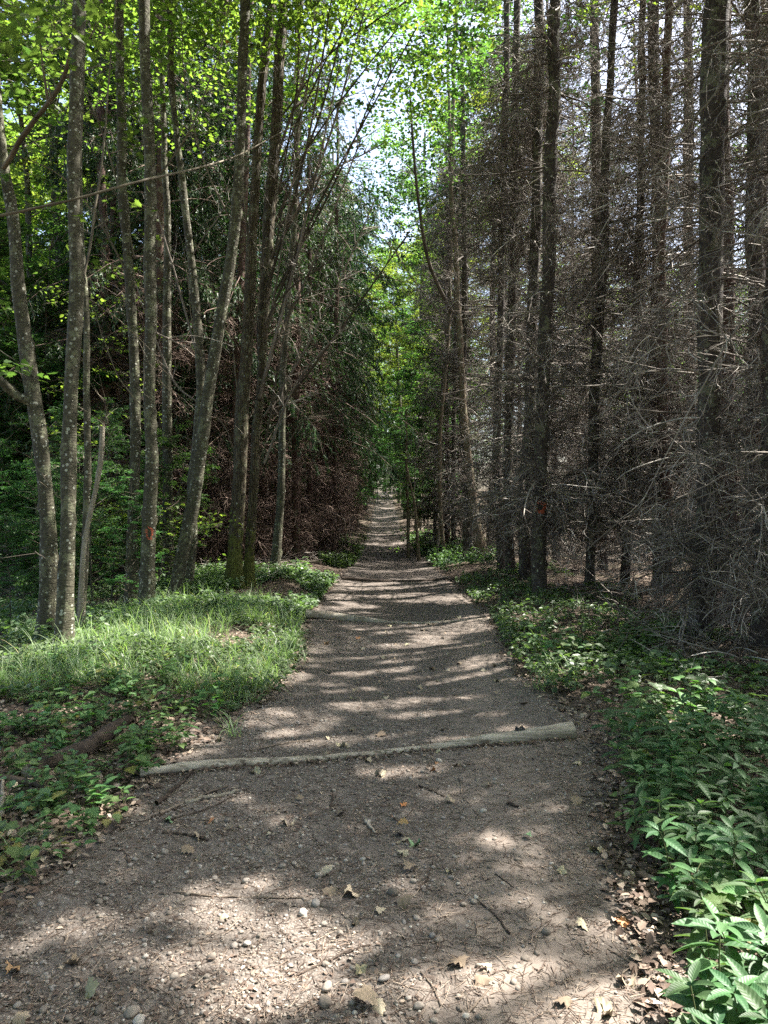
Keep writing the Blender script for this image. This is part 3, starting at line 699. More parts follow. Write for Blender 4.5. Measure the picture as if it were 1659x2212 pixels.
# ------------------------------------------------------------------ the dry spruces right of the path
S = {}; TW[0] = .97
def spruce(key, label, px, d, seed, m='spruce', top=14., **k): S[key] = Tree('dead_branched_spruce', label, px, d, M[m], seed=seed, top=top, flare=.35, **k)
spruce('mark1', 'spruce with the higher, ring-shaped orange paint mark, nearest of the painted pair', [(1164, 1310, 33), (1161, 1100, 31), (1170, 900, 30), (1176, 700, 30), (1186, 500, 29), (1192, 300, 28), (1197, 100, 26), (1201, 0, 26)], 11.0, 21)
spruce('mark2', 'spruce with the lower orange ring mark, half behind its painted neighbour', [(1136, 1268, 30), (1131, 1100, 28), (1145, 800, 25), (1157, 400, 23), (1166, 100, 23), (1166, 0, 23)], 13.3, 22)
spruce('twin1', 'right trunk of the slim dark spruce pair beside the path', [(1101, 1258, 22), (1095, 1050, 20), (1100, 800, 20), (1110, 300, 18), (1116, 0, 15)], 14.2, 23)
spruce('twin2', 'left trunk of the slim dark spruce pair, with a faint red paint dot', [(1084, 1245, 18), (1073, 1000, 18), (1082, 700, 16), (1092, 300, 15), (1096, 0, 13)], 15.2, 24)
spruce('dark', 'near-black slim spruce standing alone against the sunlit twigs', [(1276, 1290, 20), (1281, 1100, 22), (1284, 900, 22), (1296, 600, 21), (1306, 300, 18), (1322, 0, 16)], 12.0, 25)
spruce('big', 'thick spruce wrapped in dense dead twigs near the right photo edge', [(1518, 1408, 54), (1528, 1100, 48), (1538, 700, 50), (1545, 400, 54), (1552, 0, 56)], 7.7, 26)
spruce('edge', 'spruce cut by the right photo edge, leaning out over the nettles', [(1655, 1440, 40), (1652, 1100, 34), (1668, 600, 30), (1690, 0, 26)], 7.0, 27)
spruce('mid1', 'spruce between the near-black one and the thick one', [(1345, 1290, 20), (1362, 900, 17), (1378, 500, 16), (1388, 0, 15)], 12.6, 28)
spruce('mid2', 'reddish spruce just left of the thick twig-wrapped one', [(1440, 1310, 22), (1432, 900, 22), (1436, 400, 20), (1446, 0, 18)], 11.2, 29, m='redspruce')
spruce('black', 'charred-looking spruce foot behind the brown swept trunk', [(1010, 1212, 24), (1008, 1100, 20), (1003, 800, 16), (1000, 500, 12), (998, 200, 9)], 19.5, 30)
S['swept'] = Tree('broadleaf_tree', 'brown trunk with a swept curved foot, forking into thin stems above the right path edge', [(1046, 1208, 30), (1030, 1150, 22), (1018, 1060, 19), (1004, 950, 17), (995, 820, 15), (990, 690, 13), (985, 560, 11), (976, 400, 9), (971, 250, 7), (968, 60, 6)], 19.2, M['sapling'], seed=31, top=9)
paint_mark(S['mark1'].A, 1163, 1098, S['mark1'].root, S['mark1'].base, 22, 22, 2, 'ring of orange spray paint')
paint_mark(S['mark2'].A, 1133, 1109, S['mark2'].root, S['mark2'].base, 17, 20, 3, 'dull orange ring of spray paint')
paint_mark(S['twin2'].A, 1074, 1108, S['twin2'].root, S['twin2'].base, 6, 8, 4, 'faint red dot')
sw = S['swept']
sw.branch([(990, 692, 19.2), (968, 660, 19), (925, 560, 18.5), (903, 430, 18), (890, 290, 17.5), (885, 190, 17)], .12, .05, M['silhouette_limb'], twigs=8, label='long dark stem arching up to the left')
sw.branch([(994, 705, 19.2), (955, 680, 19), (905, 620, 18.6), (870, 570, 18.3), (848, 530, 18)], .05, .012, M['twig'], twigs=5)
sw.branch([(1000, 440, 16), (1060, 452, 16), (1150, 440, 16)], .025, .012, M['limb'], twigs=4)
S['big'].branch([(1530, 330, 7.7), (1440, 370, 7.4), (1360, 400, 7.2), (1300, 450, 7.0)], .03, .012, M['twig'], twigs=8, label='sunlit dead bough reaching left')
S['big'].branch([(1520, 560, 7.7), (1430, 720, 7.2), (1300, 900, 6.9)], .02, .008, M['twig'], twigs=8)
S['edge'].branch([(1655, 620, 7.0), (1560, 760, 6.6), (1450, 960, 6.3), (1380, 1100, 6.2)], .025, .008, M['twig'], twigs=9)
S['edge'].branch([(1655, 980, 7.0), (1560, 1030, 6.5), (1460, 1080, 6.3)], .02, .008, M['twig'], twigs=8)
S['edge'].branch([(1655, 60, 7.0), (1560, 180, 6.6), (1440, 330, 6.3), (1340, 440, 6.2)], .025, .008, M['limb'], twigs=9)
S['mid2'].branch([(1436, 1000, 11.2), (1380, 960, 10.8), (1310, 1000, 10.4), (1270, 1120, 10.2)], .022, .008, M['twig'], twigs=9, label='bleached bough curling over the sunlit floor')
S['mid1'].branch([(1362, 940, 12.6), (1410, 900, 12), (1440, 960, 11.5)], .022, .008, M['twig'], twigs=9)
for key, t in S.items():
    near = key in ('big', 'edge')
    if key == 'swept':
        c_ = np.array([P(*q_) for q_ in [(960, 330, 18), (930, 480, 18), (1000, 260, 19), (890, 240, 17.5), (850, 560, 18)]])
        leaf_sprays(t.leaves, t.crown, c_, 26, .6, .09, t.rng, LEAF6); t.finish(M['maple'], M['limb']); continue
    nb = 220 if near else 225
    dead_crown(t.crown, t.base, t.A, (.6 if near else 1.3, 11.8), (.7, 1.7) if near else (.6, 1.5), nb, 17, 3, t.rng, cull=True, thick=1.05 if near else 1.3)
# leaf canopy added overhead to shade the path, holes cut for the sun patches
def shade_roof(tr, xr, yr, n, z0=10., z1=15., size=.12, per=10):
    """leaf sprays over ground area xr x yr (in the sun's projection), handed to the nearest trunk"""
    rng = R(71)
    gx = rng.uniform(*xr, n); gy = rng.uniform(*yr, n); z = rng.uniform(z0, z1, n)
    keep = rng.rand(n) > .6*sstep(1.5, 3.5, gx)
    gx, gy, z = gx[keep], gy[keep], z[keep]
    c = np.stack([gx+SUN[0]/SUN[2]*z, gy+SUN[1]/SUN[2]*z, z], -1)
    tops = np.array([t.at(11)[0] for t in tr])
    who = np.argmin(((c[:, None, :2]-tops[None, :, :2])**2).sum(-1), 1)
    for i, t in enumerate(tr):
        cc = c[who == i]
        if len(cc): leaf_sprays(t.leaves, None, cc, per, .22, size, t.rng, LEAF4, flat=.6, tilt=.5, cull=.985)
roof_trees = [S[k] for k in ('mark1', 'mark2', 'twin1', 'dark', 'big', 'edge', 'mid1', 'mid2')]
# unseen trunks added right of the frame to carry more of the shading leaves
for k, (x, y) in enumerate([(7.2, 5.5), (9.0, 8.0), (11.5, 6.5), (10.5, 11), (8.5, 13.5), (13.5, 10), (13, 15), (6.8, 2.6), (10, 3.2)]):
    px = CX+x/y*F
    t = Tree('dead_branched_spruce', 'unseen spruce added right of the frame to carry shading leaves', [(px, 1500, .26/y*F), (px, 600, .22/y*F)], y, M['spruce'], seed=200+k, top=14, flare=.3, group='spruces of the dry stand')
    S['r%d' % k] = t; roof_trees.append(t)
shade_roof(roof_trees, (-9, 8), (-6, 24), 14500, per=9); shade_roof(roof_trees, (-3, 1.6), (.5, 7.5), 2600, z0=8.5, z1=11, size=.1, per=9)
for key, t in S.items():
    if key != 'swept': t.finish(M['needle'] if key in ('mark1', 'twin1', 'big', 'r2', 'r4', 'r6', 'dark') else M['canopy'], M['twig'])

# ------------------------------------------------------------------ forest prototypes and copies
def straight(h, r, rng, n=24, wob=.12, lean=0.):
    z = np.linspace(-.15, h, n); x = wob*(vn(z, z*0, .35, rng.randint(99))-.5)+lean*z; y = wob*(vn(z, z*0, .35, rng.randint(99))-.5)
    return np.stack([x, y, z, r*(1-.7*np.clip(z/h, 0, 1))], -1)
def proto_spruce(name, label, seed, h, r, m, zs, Lr, nb, nt, n3, live=None, tw='twig', group=None, thick=1.4):
    rng = R(seed); root = empty(name, label, 'tree', (0, 0, 0), group); A = straight(h, r, rng)
    V, q = trunk_mesh(A, 10, .3, seed, 2); build('trunk', V, [q], M[m], root, smooth=True, rnd=np.full(len(V), .5))
    a = Acc(); dead_crown(a, None, A, zs, Lr, nb, nt, n3, rng, thick=thick); a.build('dead_branches', M[tw], root)
    if live:
        n_ = Acc(); w_ = Acc(); needle_crown(n_, w_, A, live[0], live[1], *live[2:5], rng, size=live[5]); n_.build('crown', M['needle'], root); w_.build('boughs', M[tw], root)
    return root
GR = 'spruces of the dry stand'
LR = 'dry twiggy spruce in the stand right of the path'
PR = [proto_spruce('dead_branched_spruce', LR, 300+i, 15, .095, 'spruce' if i != 1 else 'redspruce', (.5, 14), (.9, 2.1), 215, 17, 3, ((12, 15.5), (.6, 1.4), 20, 10, 10, (.07, .13)) if i == 2 else None, group=GR) for i in range(3)]
GL = 'spruces along the left path edge'
LL = 'brown-twigged spruce with dark needles in the stand left of the path'
PL = [proto_spruce('dark_spruce', LL, 320+i, 16, .12, 'redspruce', (.5, 6.5), (.7, 1.5), 100, 14, 3, ((3.2+i*.9, 16), (1.7, 3.0), 120, 12, 22, (.07, .12)), tw='browntwig', group=GL, thick=1.3) for i in range(3)]
def place(protos, spots, label, group, rng, smin=.85, smax=1.15):
    lab_ = label
    for k, (x, y) in enumerate(spots):
        label = lab_[k] if isinstance(lab_, list) else (lab_(x, y) if callable(lab_) else lab_)
        p = protos[k % len(protos)]; z = float(gz(x, y)); s = rng.uniform(smin, smax); rz = rng.rand()*6.28
        if k < len(protos):
            p.location = (x, y, z); p.rotation_euler = (0, 0, rz); p.scale = (s, s, s); p['label'] = label; p['group'] = group
        else: dup(p, (x, y, z), rz, s, label, group, (rng.randn()*.022, rng.randn()*.022))
rg = R(80)
def rows(xs, y0, y1, dy, jx=.35, jy=.5):
    out = []
    for i, x in enumerate(xs):
        y = y0+rg.rand()*dy
        while y < y1:
            out.append((x+rg.uniform(-jx, jx), y+rg.uniform(-jy, jy), i)); y += dy*(1+max(0, y-22)*.035)
    return out
ORD = 'first second third fourth fifth sixth seventh eighth ninth tenth eleventh twelfth thirteenth fourteenth fifteenth sixteenth seventeenth eighteenth nineteenth twentieth'.split()
def row_labels(sp, text, nrow):
    sp.sort(key=lambda q: (q[2], q[1])); cnt = {}; lab = []
    for x, y, r in sp:
        cnt[r] = cnt.get(r, -1)+1; lab.append(text % (ORD[min(cnt[r], 19)], nrow[r]))
    return [(x, y) for x, y, r in sp], lab
right = [(x, y, r) for x, y, r in rows([2.5, 4.6, 7.0], 9.5, 29, 2.8) if not (x < 3.7 and y < 20.8) and x > pathr(y)+.9 and x < y*.62+1.6]
near_extra = [(4.6, 5.6, 4), (5.4, 7.4, 4), (4.9, 9.4, 4), (6.6, 9.6, 4)]
right, lr = row_labels(right, 'dry twiggy spruce, %s from the near end of the %s row right of the path', ['front', 'second', 'third', 'fourth'])
left = [(x, y, r) for x, y, r in rows([-2.3, -4.0, -5.7, -7.6], 16.6, 44, 2.5) if x > -y*.40-.2]
left += [(-4.9, 15.6, 4), (-3.6, 16.6, 4), (-6.2, 16.0, 4), (-5.2, 18.2, 4), (-7.0, 18.6, 4), (-6.0, 20.5, 4), (-8.2, 21.5, 4), (-4.4, 20, 4)]
left, ll = row_labels(left, 'brown-twigged dark spruce, %s from the near end of the %s row left of the path', ['path-side', 'second', 'third', 'fourth', 'stray'])
uniq = [i for i, (x, y) in enumerate(right) if y < 18 and x < 8]
for j, (x, y) in enumerate([right[i] for i in uniq]+[(a, b) for a, b, _ in near_extra]):
    lab = lr[uniq[j]] if j < len(uniq) else 'dry spruce in the tangle between the thick trunk and the near-black one, %s of four' % ['nearest', 'second', 'third', 'farthest'][j-len(uniq)]
    t = Tree('dead_branched_spruce', lab, [(CX+x/y*F, 1300, .24/y*F), (CX+x/y*F+rg.uniform(-15, 15), 100, .2/y*F)], y, M['spruce' if j % 3 else 'redspruce'], seed=260+j, top=14, flare=.3, group=GR)
    dead_crown(t.crown, t.base, t.A, (.7, 12.5), (.8, 2.0), 225, 16, 3, t.rng, cull=True, thick=1.15); t.finish(None, M['twig'])
kp = [i for i in range(len(right)) if i not in uniq]
place(PR, [right[i] for i in kp], [lr[i] for i in kp], GR, rg); place(PL, left, ll, GL, rg)

def proto_broad(name, label, seed, h, r, zs, rad, nl, ns, per, size, m, group, tpl=LEAF4, cl=.45):
    rng = R(seed); root = empty(name, label, 'tree', (0, 0, 0), group); A = straight(h, r, rng, wob=.5)
    V, q = trunk_mesh(A, 9, .3, seed, 2); build('trunk', V, [q], M['beech'], root, smooth=True, rnd=np.full(len(V), .5))
    a = Acc(); w_ = Acc(); broad_crown(a, w_, A, zs, rad, nl, ns, per, size, rng, tpl, cl=cl)
    a.build('crown', M[m], root); w_.build('boughs', M['limb'], root); return root
GT = 'tall broadleaved trees behind'; LT = 'tall leafy tree in the wood behind'
PT = [proto_broad('leafy_tree', LT, 340+i, 17, .15, (4.5+i, 17), 3.4, 30, 9, 16, .13, 'canopy' if i else 'maple', GT) for i in range(3)]
GU = 'young leafy trees of the understorey'; LU = 'young leafy tree in the understorey left of the path'
PU = [proto_broad('young_tree', LU, 350+i, 7.5, .045, (.9, 7.6), 1.9, 26, 7, 13, .095, 'understory', GU, LEAF6, .32) for i in range(3)]
tall = []; under = []
for k in range(58):                                            # left background and far wall
    y = rg.uniform(17, 75); x = -rg.uniform(.33, .62)*y-1.5
    if y > 42 or k % 2: tall.append((x, y))
for k in range(34):
    y = rg.uniform(30, 80); x = rg.uniform(.22, .62)*y+2; tall.append((x, y))
for y in np.arange(46, 110, 4.0):
    for sx in (-1, 1): tall.append((sx*rg.uniform(2.2, 5.5), y+rg.uniform(-1.5, 1.5)))
    tall.append((rg.choice([-1, 1])*rg.uniform(7, 16), y))
tall += [(2.2, 112), (-2.5, 116), (0, 121), (-5, 112), (5, 114), (9, 112), (-9, 114), (3.6, 33), (-3.2, 50), (3.2, 41), (-3.8, 44), (1.7, 58), (4.0, 27), (1.9, 38), (-1.7, 42), (1.4, 47), (-1.4, 54), (1.2, 63), (-1.2, 72), (.2, 90), (-1.8, 95), (1.9, 93)]
for k in range(26):                                            # unseen trees added behind the camera to block sky light
    a = rg.uniform(.2, 3.5); d = rg.uniform(4, 20); tall.append((math.cos(a)*d, -abs(math.sin(a)*d)-4.5))
for k in range(66):
    y = rg.uniform(12.5, 34); x = -rg.uniform(.36, .60)*y-.4; under.append((x, y))
for k in range(22):
    y = rg.uniform(34, 85); under.append((rg.choice([-1, 1])*rg.uniform(1.3, 2.6), y))
under += [(2.0, 27), (1.9, 31), (1.7, 24.5), (1.5, 35), (1.45, 39), (-1.6, 37)]
for k in range(34):
    y = rg.uniform(21, 46); under.append((rg.uniform(.36, .62)*y+1, y))
for k in range(60):
    y = rg.uniform(55, 100); under.append((rg.uniform(-.62, .62)*y, y))
for k in range(20):
    y = rg.uniform(9.8, 15.5); under.append((rg.uniform(-.56, -.30)*y, y))
under += [(-1.5, 99), (1.2, 102), (3, 98), (-3.4, 101), (0, 105), (.2, 112), (0.1, 90), (.9, 86), (-.9, 87)]
def tall_label(x, y):
    if y < 0: return 'unseen tall leafy tree added behind the viewer to block sky light'
    if abs(x) < 5.8 and y > 20: return 'tall leafy tree beside the far path whose crown closes over it' if y < 75 else 'tall leafy tree where the path runs out of sight'
    return ('tall leafy tree in the wood behind the left trunks' if y < 42 else 'tall leafy tree deep in the wood far left') if x < 0 else 'tall leafy tree glowing green behind the dry spruces'
place(PT, tall, tall_label, GT, rg, .8, 1.25); 
ul = []
for x, y in under:
    ul.append('low leafy shoot in the shade behind the left foreground trunks' if x < 0 and y < 15.6 else 'young leafy tree in the understorey left of the path' if x < 0 and y < 45 else 'young leafy tree at the far end, behind the spruces' if y >= 45 else 'young leafy tree at the edge of the far path' if abs(x) < 3 else 'young leafy tree glimpsed behind the dry spruces on the right')
near_u = [i for i, (x, y) in enumerate(under) if x < 0 and y < 15.6]; far_u = [i for i in range(len(under)) if i not in near_u]
place(PU, [under[i] for i in far_u], [ul[i] for i in far_u], GU, rg, .65, 1.2)
for i in near_u:
    x, y = under[i]; dup(PU[i % 3], (x, y, float(gz(x, y))), rg.rand()*6.28, rg.uniform(.2, .42), ul[i], 'low shoots behind the left trunks', (rg.randn()*.08, rg.randn()*.08))

print('trees', len(right), len(left), len(tall), len(under))

ob = Tree('dark_spruce', 'dark spruce at the left path edge whose green boughs droop far over the path', [(722, 1215, 9), (724, 900, 9), (727, 500, 8)], 21.5, M['redspruce'], seed=77, top=13)
nw = Acc(); rgb = R(78)
nbx = 34; zz = rgb.uniform(3.2, 12, nbx); p0 = np.array([ob.at(v)[0] for v in zz]); aa = rgb.uniform(-1.2, 1.0, nbx)
Bx = grow(p0, np.stack([np.cos(aa), np.sin(aa), rgb.uniform(0, .35, nbx)], -1), rgb.uniform(1.6, 3.1, nbx), 8, 1.2, .3, rgb); ob.crown.tube(Bx, taper(nbx, 8, .016, .004), 4, rgb)
n_t = nbx*16; ix = rgb.randint(0, nbx, n_t); p, dd = pick(Bx, ix, rgb.uniform(.2, 1, n_t)); Tx = grow(p, norm(dd*.7+perp(dd, rgb, .3)*.8), rgb.uniform(.25, .7, n_t), 5, 1.6, .3, rgb); ob.crown.tube(Tx, taper(n_t, 5, .004, .002), 3, rgb)
n_n = n_t*26; ix = rgb.randint(0, n_t, n_n); p, dd = pick(Tx, ix, rgb.uniform(0, 1, n_n)); Yx = norm(dd*.9+perp(dd, rgb, .7)*.6); Zx = norm(perp(Yx, rgb, 1.0)+np.array([0, 0, .5])); Xx = norm(np.cross(Yx, Zx)); Zx = np.cross(Xx, Yx)
stamp(ob.leaves, (NEED[0]*np.array([.2, 1, 1]), tf_tri(NEED[1])), p, Xx, Yx, Zx, rgb.uniform(.07, .12, n_n), rgb)
dead_crown(ob.crown, None, ob.A, (.6, 5), (.7, 1.5), 70, 14, 3, rgb, thick=1.3); ob.finish(M['needle'], M['browntwig'])
# leafy young maple whose branches hang over the path at the top of the picture
ov = Tree('overhanging_maple', 'young maple right of the path whose yellow-green leaves hang over the sky gap', [(962, 1195, 9), (950, 1000, 8), (968, 700, 8), (978, 300, 9), (985, 0, 9)], 21, M['sapling'], seed=90, top=12)
rg = R(91)
px_cloud(ov, [(960, 60, 15, 120, 80, 85, 18), (940, 190, 15, 70, 70, 36, 15), (1080, 90, 17, 60, 110, 60, 18), (870, 20, 14, 70, 40, 30, 14), (800, 50, 17, 50, 50, 20, 14), (830, 300, 30, 60, 60, 18, 20), (980, 320, 20, 70, 80, 40, 18), (900, 380, 26, 60, 60, 20, 18), (1010, 180, 16, 50, 60, 14, 12), (865, 420, 30, 70, 60, 34, 24), (890, 580, 28, 60, 90, 40, 24), (855, 740, 33, 50, 90, 34, 24), (905, 860, 24, 40, 80, 22, 20)], LEAF6, .105, .5)
ov.branch([(980, 330, 21), (930, 250, 18), (890, 150, 16), (860, 20, 15)], .04, .012, twigs=6)
ov.branch([(985, 200, 21), (1040, 120, 18), (1110, 30, 16)], .04, .012, twigs=6)
ov.finish(M['maple'], M['limb'])

# ------------------------------------------------------------------ saplings at the right path edge, far
for k, (px, base, topy, lean, d, lab, lf) in enumerate([(885, 1190, 880, -8, 22.5, 'thin leafy sapling at the right path edge, leftmost of the thin stems', 1), (942, 1180, 1060, 25, 22, 'pale bare broken sapling lit by the sun', 0), (908, 1195, 1000, -30, 21, 'thin brown sapling leaning left over the path', 1), (1000, 1200, 1040, 5, 20.5, 'short bare sapling between the swept trunk and the path', 0)]):
    t = Tree('sapling', lab, [(px, base, 7), (px+lean*.4, (base+topy)/2, 6), (px+lean, topy, 4)], d, M['snag'] if k == 1 else M['sapling'], cat='sapling', top=0, seed=95+k, sides=7, knots=0)
    t.branch([(px+lean*.5, (base+topy)/2, d), (px+lean+22, topy-20, d), (px+lean+48, topy-90, d)], .03, .01, M['twig'], twigs=6)
    if lf:
        px_cloud(t, [(px+lean-10, topy+30, d*.95, 45, 90, 14, 18), (px+lean-20, topy+170, d*.95, 30, 30, 4, 14)], LEAF6, .09); 
    t.finish(M['maple'], M['twig'])

# ------------------------------------------------------------------ logs across the path
def log(name, label, pts, rad, m, bury=.35, seed=0, n=46, sides=14, cat='log', ends=True):
    P3 = []
    bl = bury if isinstance(bury, list) else [bury]*len(pts)
    for (px, py), r, bu in zip(pts, rad, bl):
        x, y = G(px, py); P3.append((x, y, float(gz(x, y))+r*(1-2*bu)+.006, r))
    A = catmull(np.array(P3), n); rng = R(seed)
    V, q = tubes(A[None, :, :3], A[None, :, 3], sides); V = V.reshape(n, sides, 3)
    nzv = 1+.22*(vn(np.arange(n)[:, None]*.45, np.arange(sides)[None]*.9, 1, seed)-.5)+.08*(rng.rand(n, sides)-.5)
    V = A[:, None, :3]+(V-A[:, None, :3])*nzv[..., None]
    base = np.array([A[n//2, 0], A[n//2, 1], float(gz(A[n//2, 0], A[n//2, 1]))])
    root = empty(name, label, cat, base)
    build('stem', V.reshape(-1, 3), [q], m, root, smooth=True, origin=base)
    if ends:
        for e, s in ((0, -1), (n-1, 1)):
            t = norm(A[min(e+1, n-1), :3]-A[max(e-1, 0), :3])*s; ring = V[e]+t*.002
            mid = (ring*.5+ring.mean(0)*.5)+t*.002; c = ring.mean(0)+t*.003
            W = np.concatenate([ring, mid, c[None]]); i = np.arange(sides); j = (i+1) % sides
            qd = np.stack([i, j, j+sides, i+sides], -1); tr = np.stack([i+sides, j+sides, np.full(sides, 2*sides)], -1)
            build('cut_end', W, [qd, tr], M['cutend'], root, origin=base)
    return root, A
m_, nt_ = mat('cut_wood'); k_ = N(nt_); k_.surf(k_.ramp(k_.noise(k_.coord(), 80, 4), [(.3, (.20, .16, .12)), (.7, (.42, .36, .28))]), .8, .2); M['cutend'] = m_
log1, A1 = log('log', 'near pale barkless log laid across the path, thick at its right end', [(303, 1676), (450, 1660), (640, 1638), (800, 1618), (930, 1604), (1040, 1597), (1130, 1593), (1238, 1588)], [.029, .028, .025, .023, .026, .038, .048, .060], M['log'], [.2, .2, .22, .30, .34, .24, .2, .2], 7)
log('log', 'second log across the path, thin and flush with the dirt', [(660, 1338), (760, 1337), (880, 1337), (1062, 1339)], [.062, .052, .04, .036], M['log'], [-.1, .15, .78, .80], 8)
log('log', 'farthest log step across the path, half sunk and dark', [(738, 1252), (860, 1251), (985, 1253)], [.05, .045, .04], M['rotlog'], [.3, .6, .45], 9)
log('log', 'dark rotting log among the seedlings on the left', [(58, 1690), (120, 1665), (190, 1640), (240, 1605), (290, 1570)], [.045, .05, .052, .05, .03], M['rotlog'], .2, 10)
log('log', 'thin dark branch lying left of the rotting log', [(-10, 1690), (60, 1705), (120, 1720)], [.02, .018, .012], M['stick'], .1, 11)
# little black bracket on the near log
rb = empty('metal_bracket', 'small black metal bracket on top of the near log', 'bracket', (0, 0, 0))
i = np.argmin(abs(A1[:, 0]-(1123-CX)/F*4.72)); bp = A1[i]
rb.location = (bp[0], bp[1], bp[2]+bp[3]*.9)
def boxv(cx, cy_, cz, sx, sy, sz):
    v = np.array([(x, y, z) for x in (-1, 1) for y in (-1, 1) for z in (-1, 1)])*np.array([sx, sy, sz])/2+np.array([cx, cy_, cz])
    return v, np.array([(0, 1, 3, 2), (4, 6, 7, 5), (0, 4, 5, 1), (2, 3, 7, 6), (0, 2, 6, 4), (1, 5, 7, 3)])
m_, nt_ = mat('black_metal'); N(nt_).surf((.02, .02, .02), .5, .5); M['metal'] = m_
a = Acc(); a.add(*boxv(0, 0, .008, .062, .03, .016)); a.build('plate', M['metal'], rb)
a = Acc(); a.add(*boxv(-.02, 0, .020, .012, .026, .009)); a.add(*boxv(.022, 0, .019, .010, .02, .007)); a.build('bolt', M['metal'], rb)

# ------------------------------------------------------------------ stones
def rock(seed, sub=2, rough=.18, flat=.65):
    import bmesh
    bm = bmesh.new(); bmesh.ops.create_icosphere(bm, subdivisions=sub, radius=1)
    v = np.array([tuple(x.co) for x in bm.verts]); f = np.array([[x.index for x in ff.verts] for ff in bm.faces]); bm.free()
    rng = R(seed); o = rng.rand(3)*10
    n = np.array([mnoise.noise(Vector(x*1.1+o)) for x in v]); v = v*(1+rough*n*1.6)[:, None]
    v = v*np.array([1, rng.uniform(.6, .95), flat*rng.uniform(.7, 1.1)]); return v, f
PEB = [rock(i, 3 if i < 3 else 2) for i in range(8)]
pm = []
for i, (v, f) in enumerate(PEB):
    o = build('pebble', v, [f], M['pebble'], smooth=True, rnd=np.full(len(v), i*.13 % 1)); pm.append(o.data); bpy.data.objects.remove(o)
rg = R(110)
def pebble(x, y, r, mi, label, group=None, sink=.35, rz=None, name='pebble', cat='stone'):
    o = bpy.data.objects.new(name, pm[mi % 8]); C.objects.link(o); z = float(gz(x, y))+.006
    o.location = (x, y, z+r*.6*(1-2*sink)); o.scale = (r, r, r); o.rotation_euler = (rg.randn()*.15, rg.randn()*.15, rg.rand()*6.28 if rz is None else rz)
    return tag(o, label, cat, group)
named = [(703, 2175, .024, 'smooth round tan stone at the bottom, below the white stone'), (706, 2140, .022, 'white rough stone just above the round tan one'), (905, 2185, .018, 'rounded pale stone at the bottom right of the curled yellow leaf'), (655, 1978, .021, 'dark grey oval stone in the middle of the shade'), (457, 2070, .019, 'grey pebble on the left sunny patch'), (850, 1932, .025, 'flat pale stone in the path centre'), (830, 2125, .022, 'flat grey stone right of the white one'), (610, 1868, .016, 'pale pebble of a small cluster'), (636, 1862, .015, 'round white pebble beside the pale one in the cluster'), (575, 1838, .014, 'lone grey pebble in front of the near log'), (285, 2195, .026, 'large rounded stone at the bottom edge left'), (300, 2215, .022, 'second rounded stone at the bottom edge left'), (1180, 2020, .020, 'dark half-buried stone on the dusty track'), (700, 2000, .013, 'small white pebble near the dark oval stone')]
for k, (px, py, r, lab) in enumerate(named): x, y = G(px, py); pebble(x, y, r, k, lab, sink=.18)
xb, yb = G(368, 1345); pebble(xb, yb, .12, 1, 'grey hairy-looking stone at the foot of the leaning spotted trunk', sink=.1, name='boulder')
n = 0
while n < 210:
    y = 1.9+abs(rg.randn())*1.1; x = rg.uniform(pathl(y), pathr(y)-.25)
    if x > .3+.1*y and rg.rand() < .75: continue
    if rg.rand() > .35+.65*vn(x, y, 1.2, 51): continue
    pebble(x, y, rg.uniform(.008, .017)*(1 if rg.rand() < .9 else 1.3), rg.randint(8), 'small river pebble in the dirt of the near path', 'pebbles on the near path', sink=rg.uniform(.2, .45)); n += 1
def icos():
    v = np.array([(0, 0, 1), (0, 0, -1)]+[(math.cos(a)*c, math.sin(a)*c, s) for s, c, o in ((.5, .87, 0), (-.4, .92, .6)) for a in np.arange(5)*2*math.pi/5+o])
    f = [(0, 2+i, 2+(i+1) % 5) for i in range(5)]+[(1, 7+(i+1) % 5, 7+i) for i in range(5)]
    for i in range(5): f += [(2+i, 7+i, 2+(i+1) % 5), (2+(i+1) % 5, 7+i, 7+(i+1) % 5)]
    return v, np.array(f)
ICO = icos(); acc = Acc(); n = 27000
y = 1.6+rg.rand(n)**2.1*8; x = pathl(y)+rg.rand(n)*(pathr(y)-pathl(y))
dn = vn(x, y, 1.1, 51)*.7+vn(x, y, 4, 52)*.3; track = np.exp(-((x-(.22+.105*y))/.33)**2)
k = rg.rand(n) < np.clip((dn-.33)*2.6, .06, 1)*(1-.85*track); x, y = x[k], y[k]; n = len(x)
r = rg.uniform(.0025, .0068, n)*np.where(rg.rand(n) < .12, 1.5, 1.0)*(1+.06*y)
a_ = rg.rand(n)*6.28; o_ = np.zeros(n)
Xv = np.stack([np.cos(a_), np.sin(a_), o_], -1)*rg.uniform(.8, 1.3, n)[:, None]; Yv = np.stack([-np.sin(a_), np.cos(a_), o_], -1); Zv = np.stack([o_, o_, o_+rg.uniform(.45, .8, n)], -1)
stamp(acc, ICO, np.stack([x, y, gz(x, y)+.006+r*.15], -1), Xv, Yv, Zv, r, rg)
tag(acc.build('gravel', M['pebble'], smooth=True), kind='stuff')

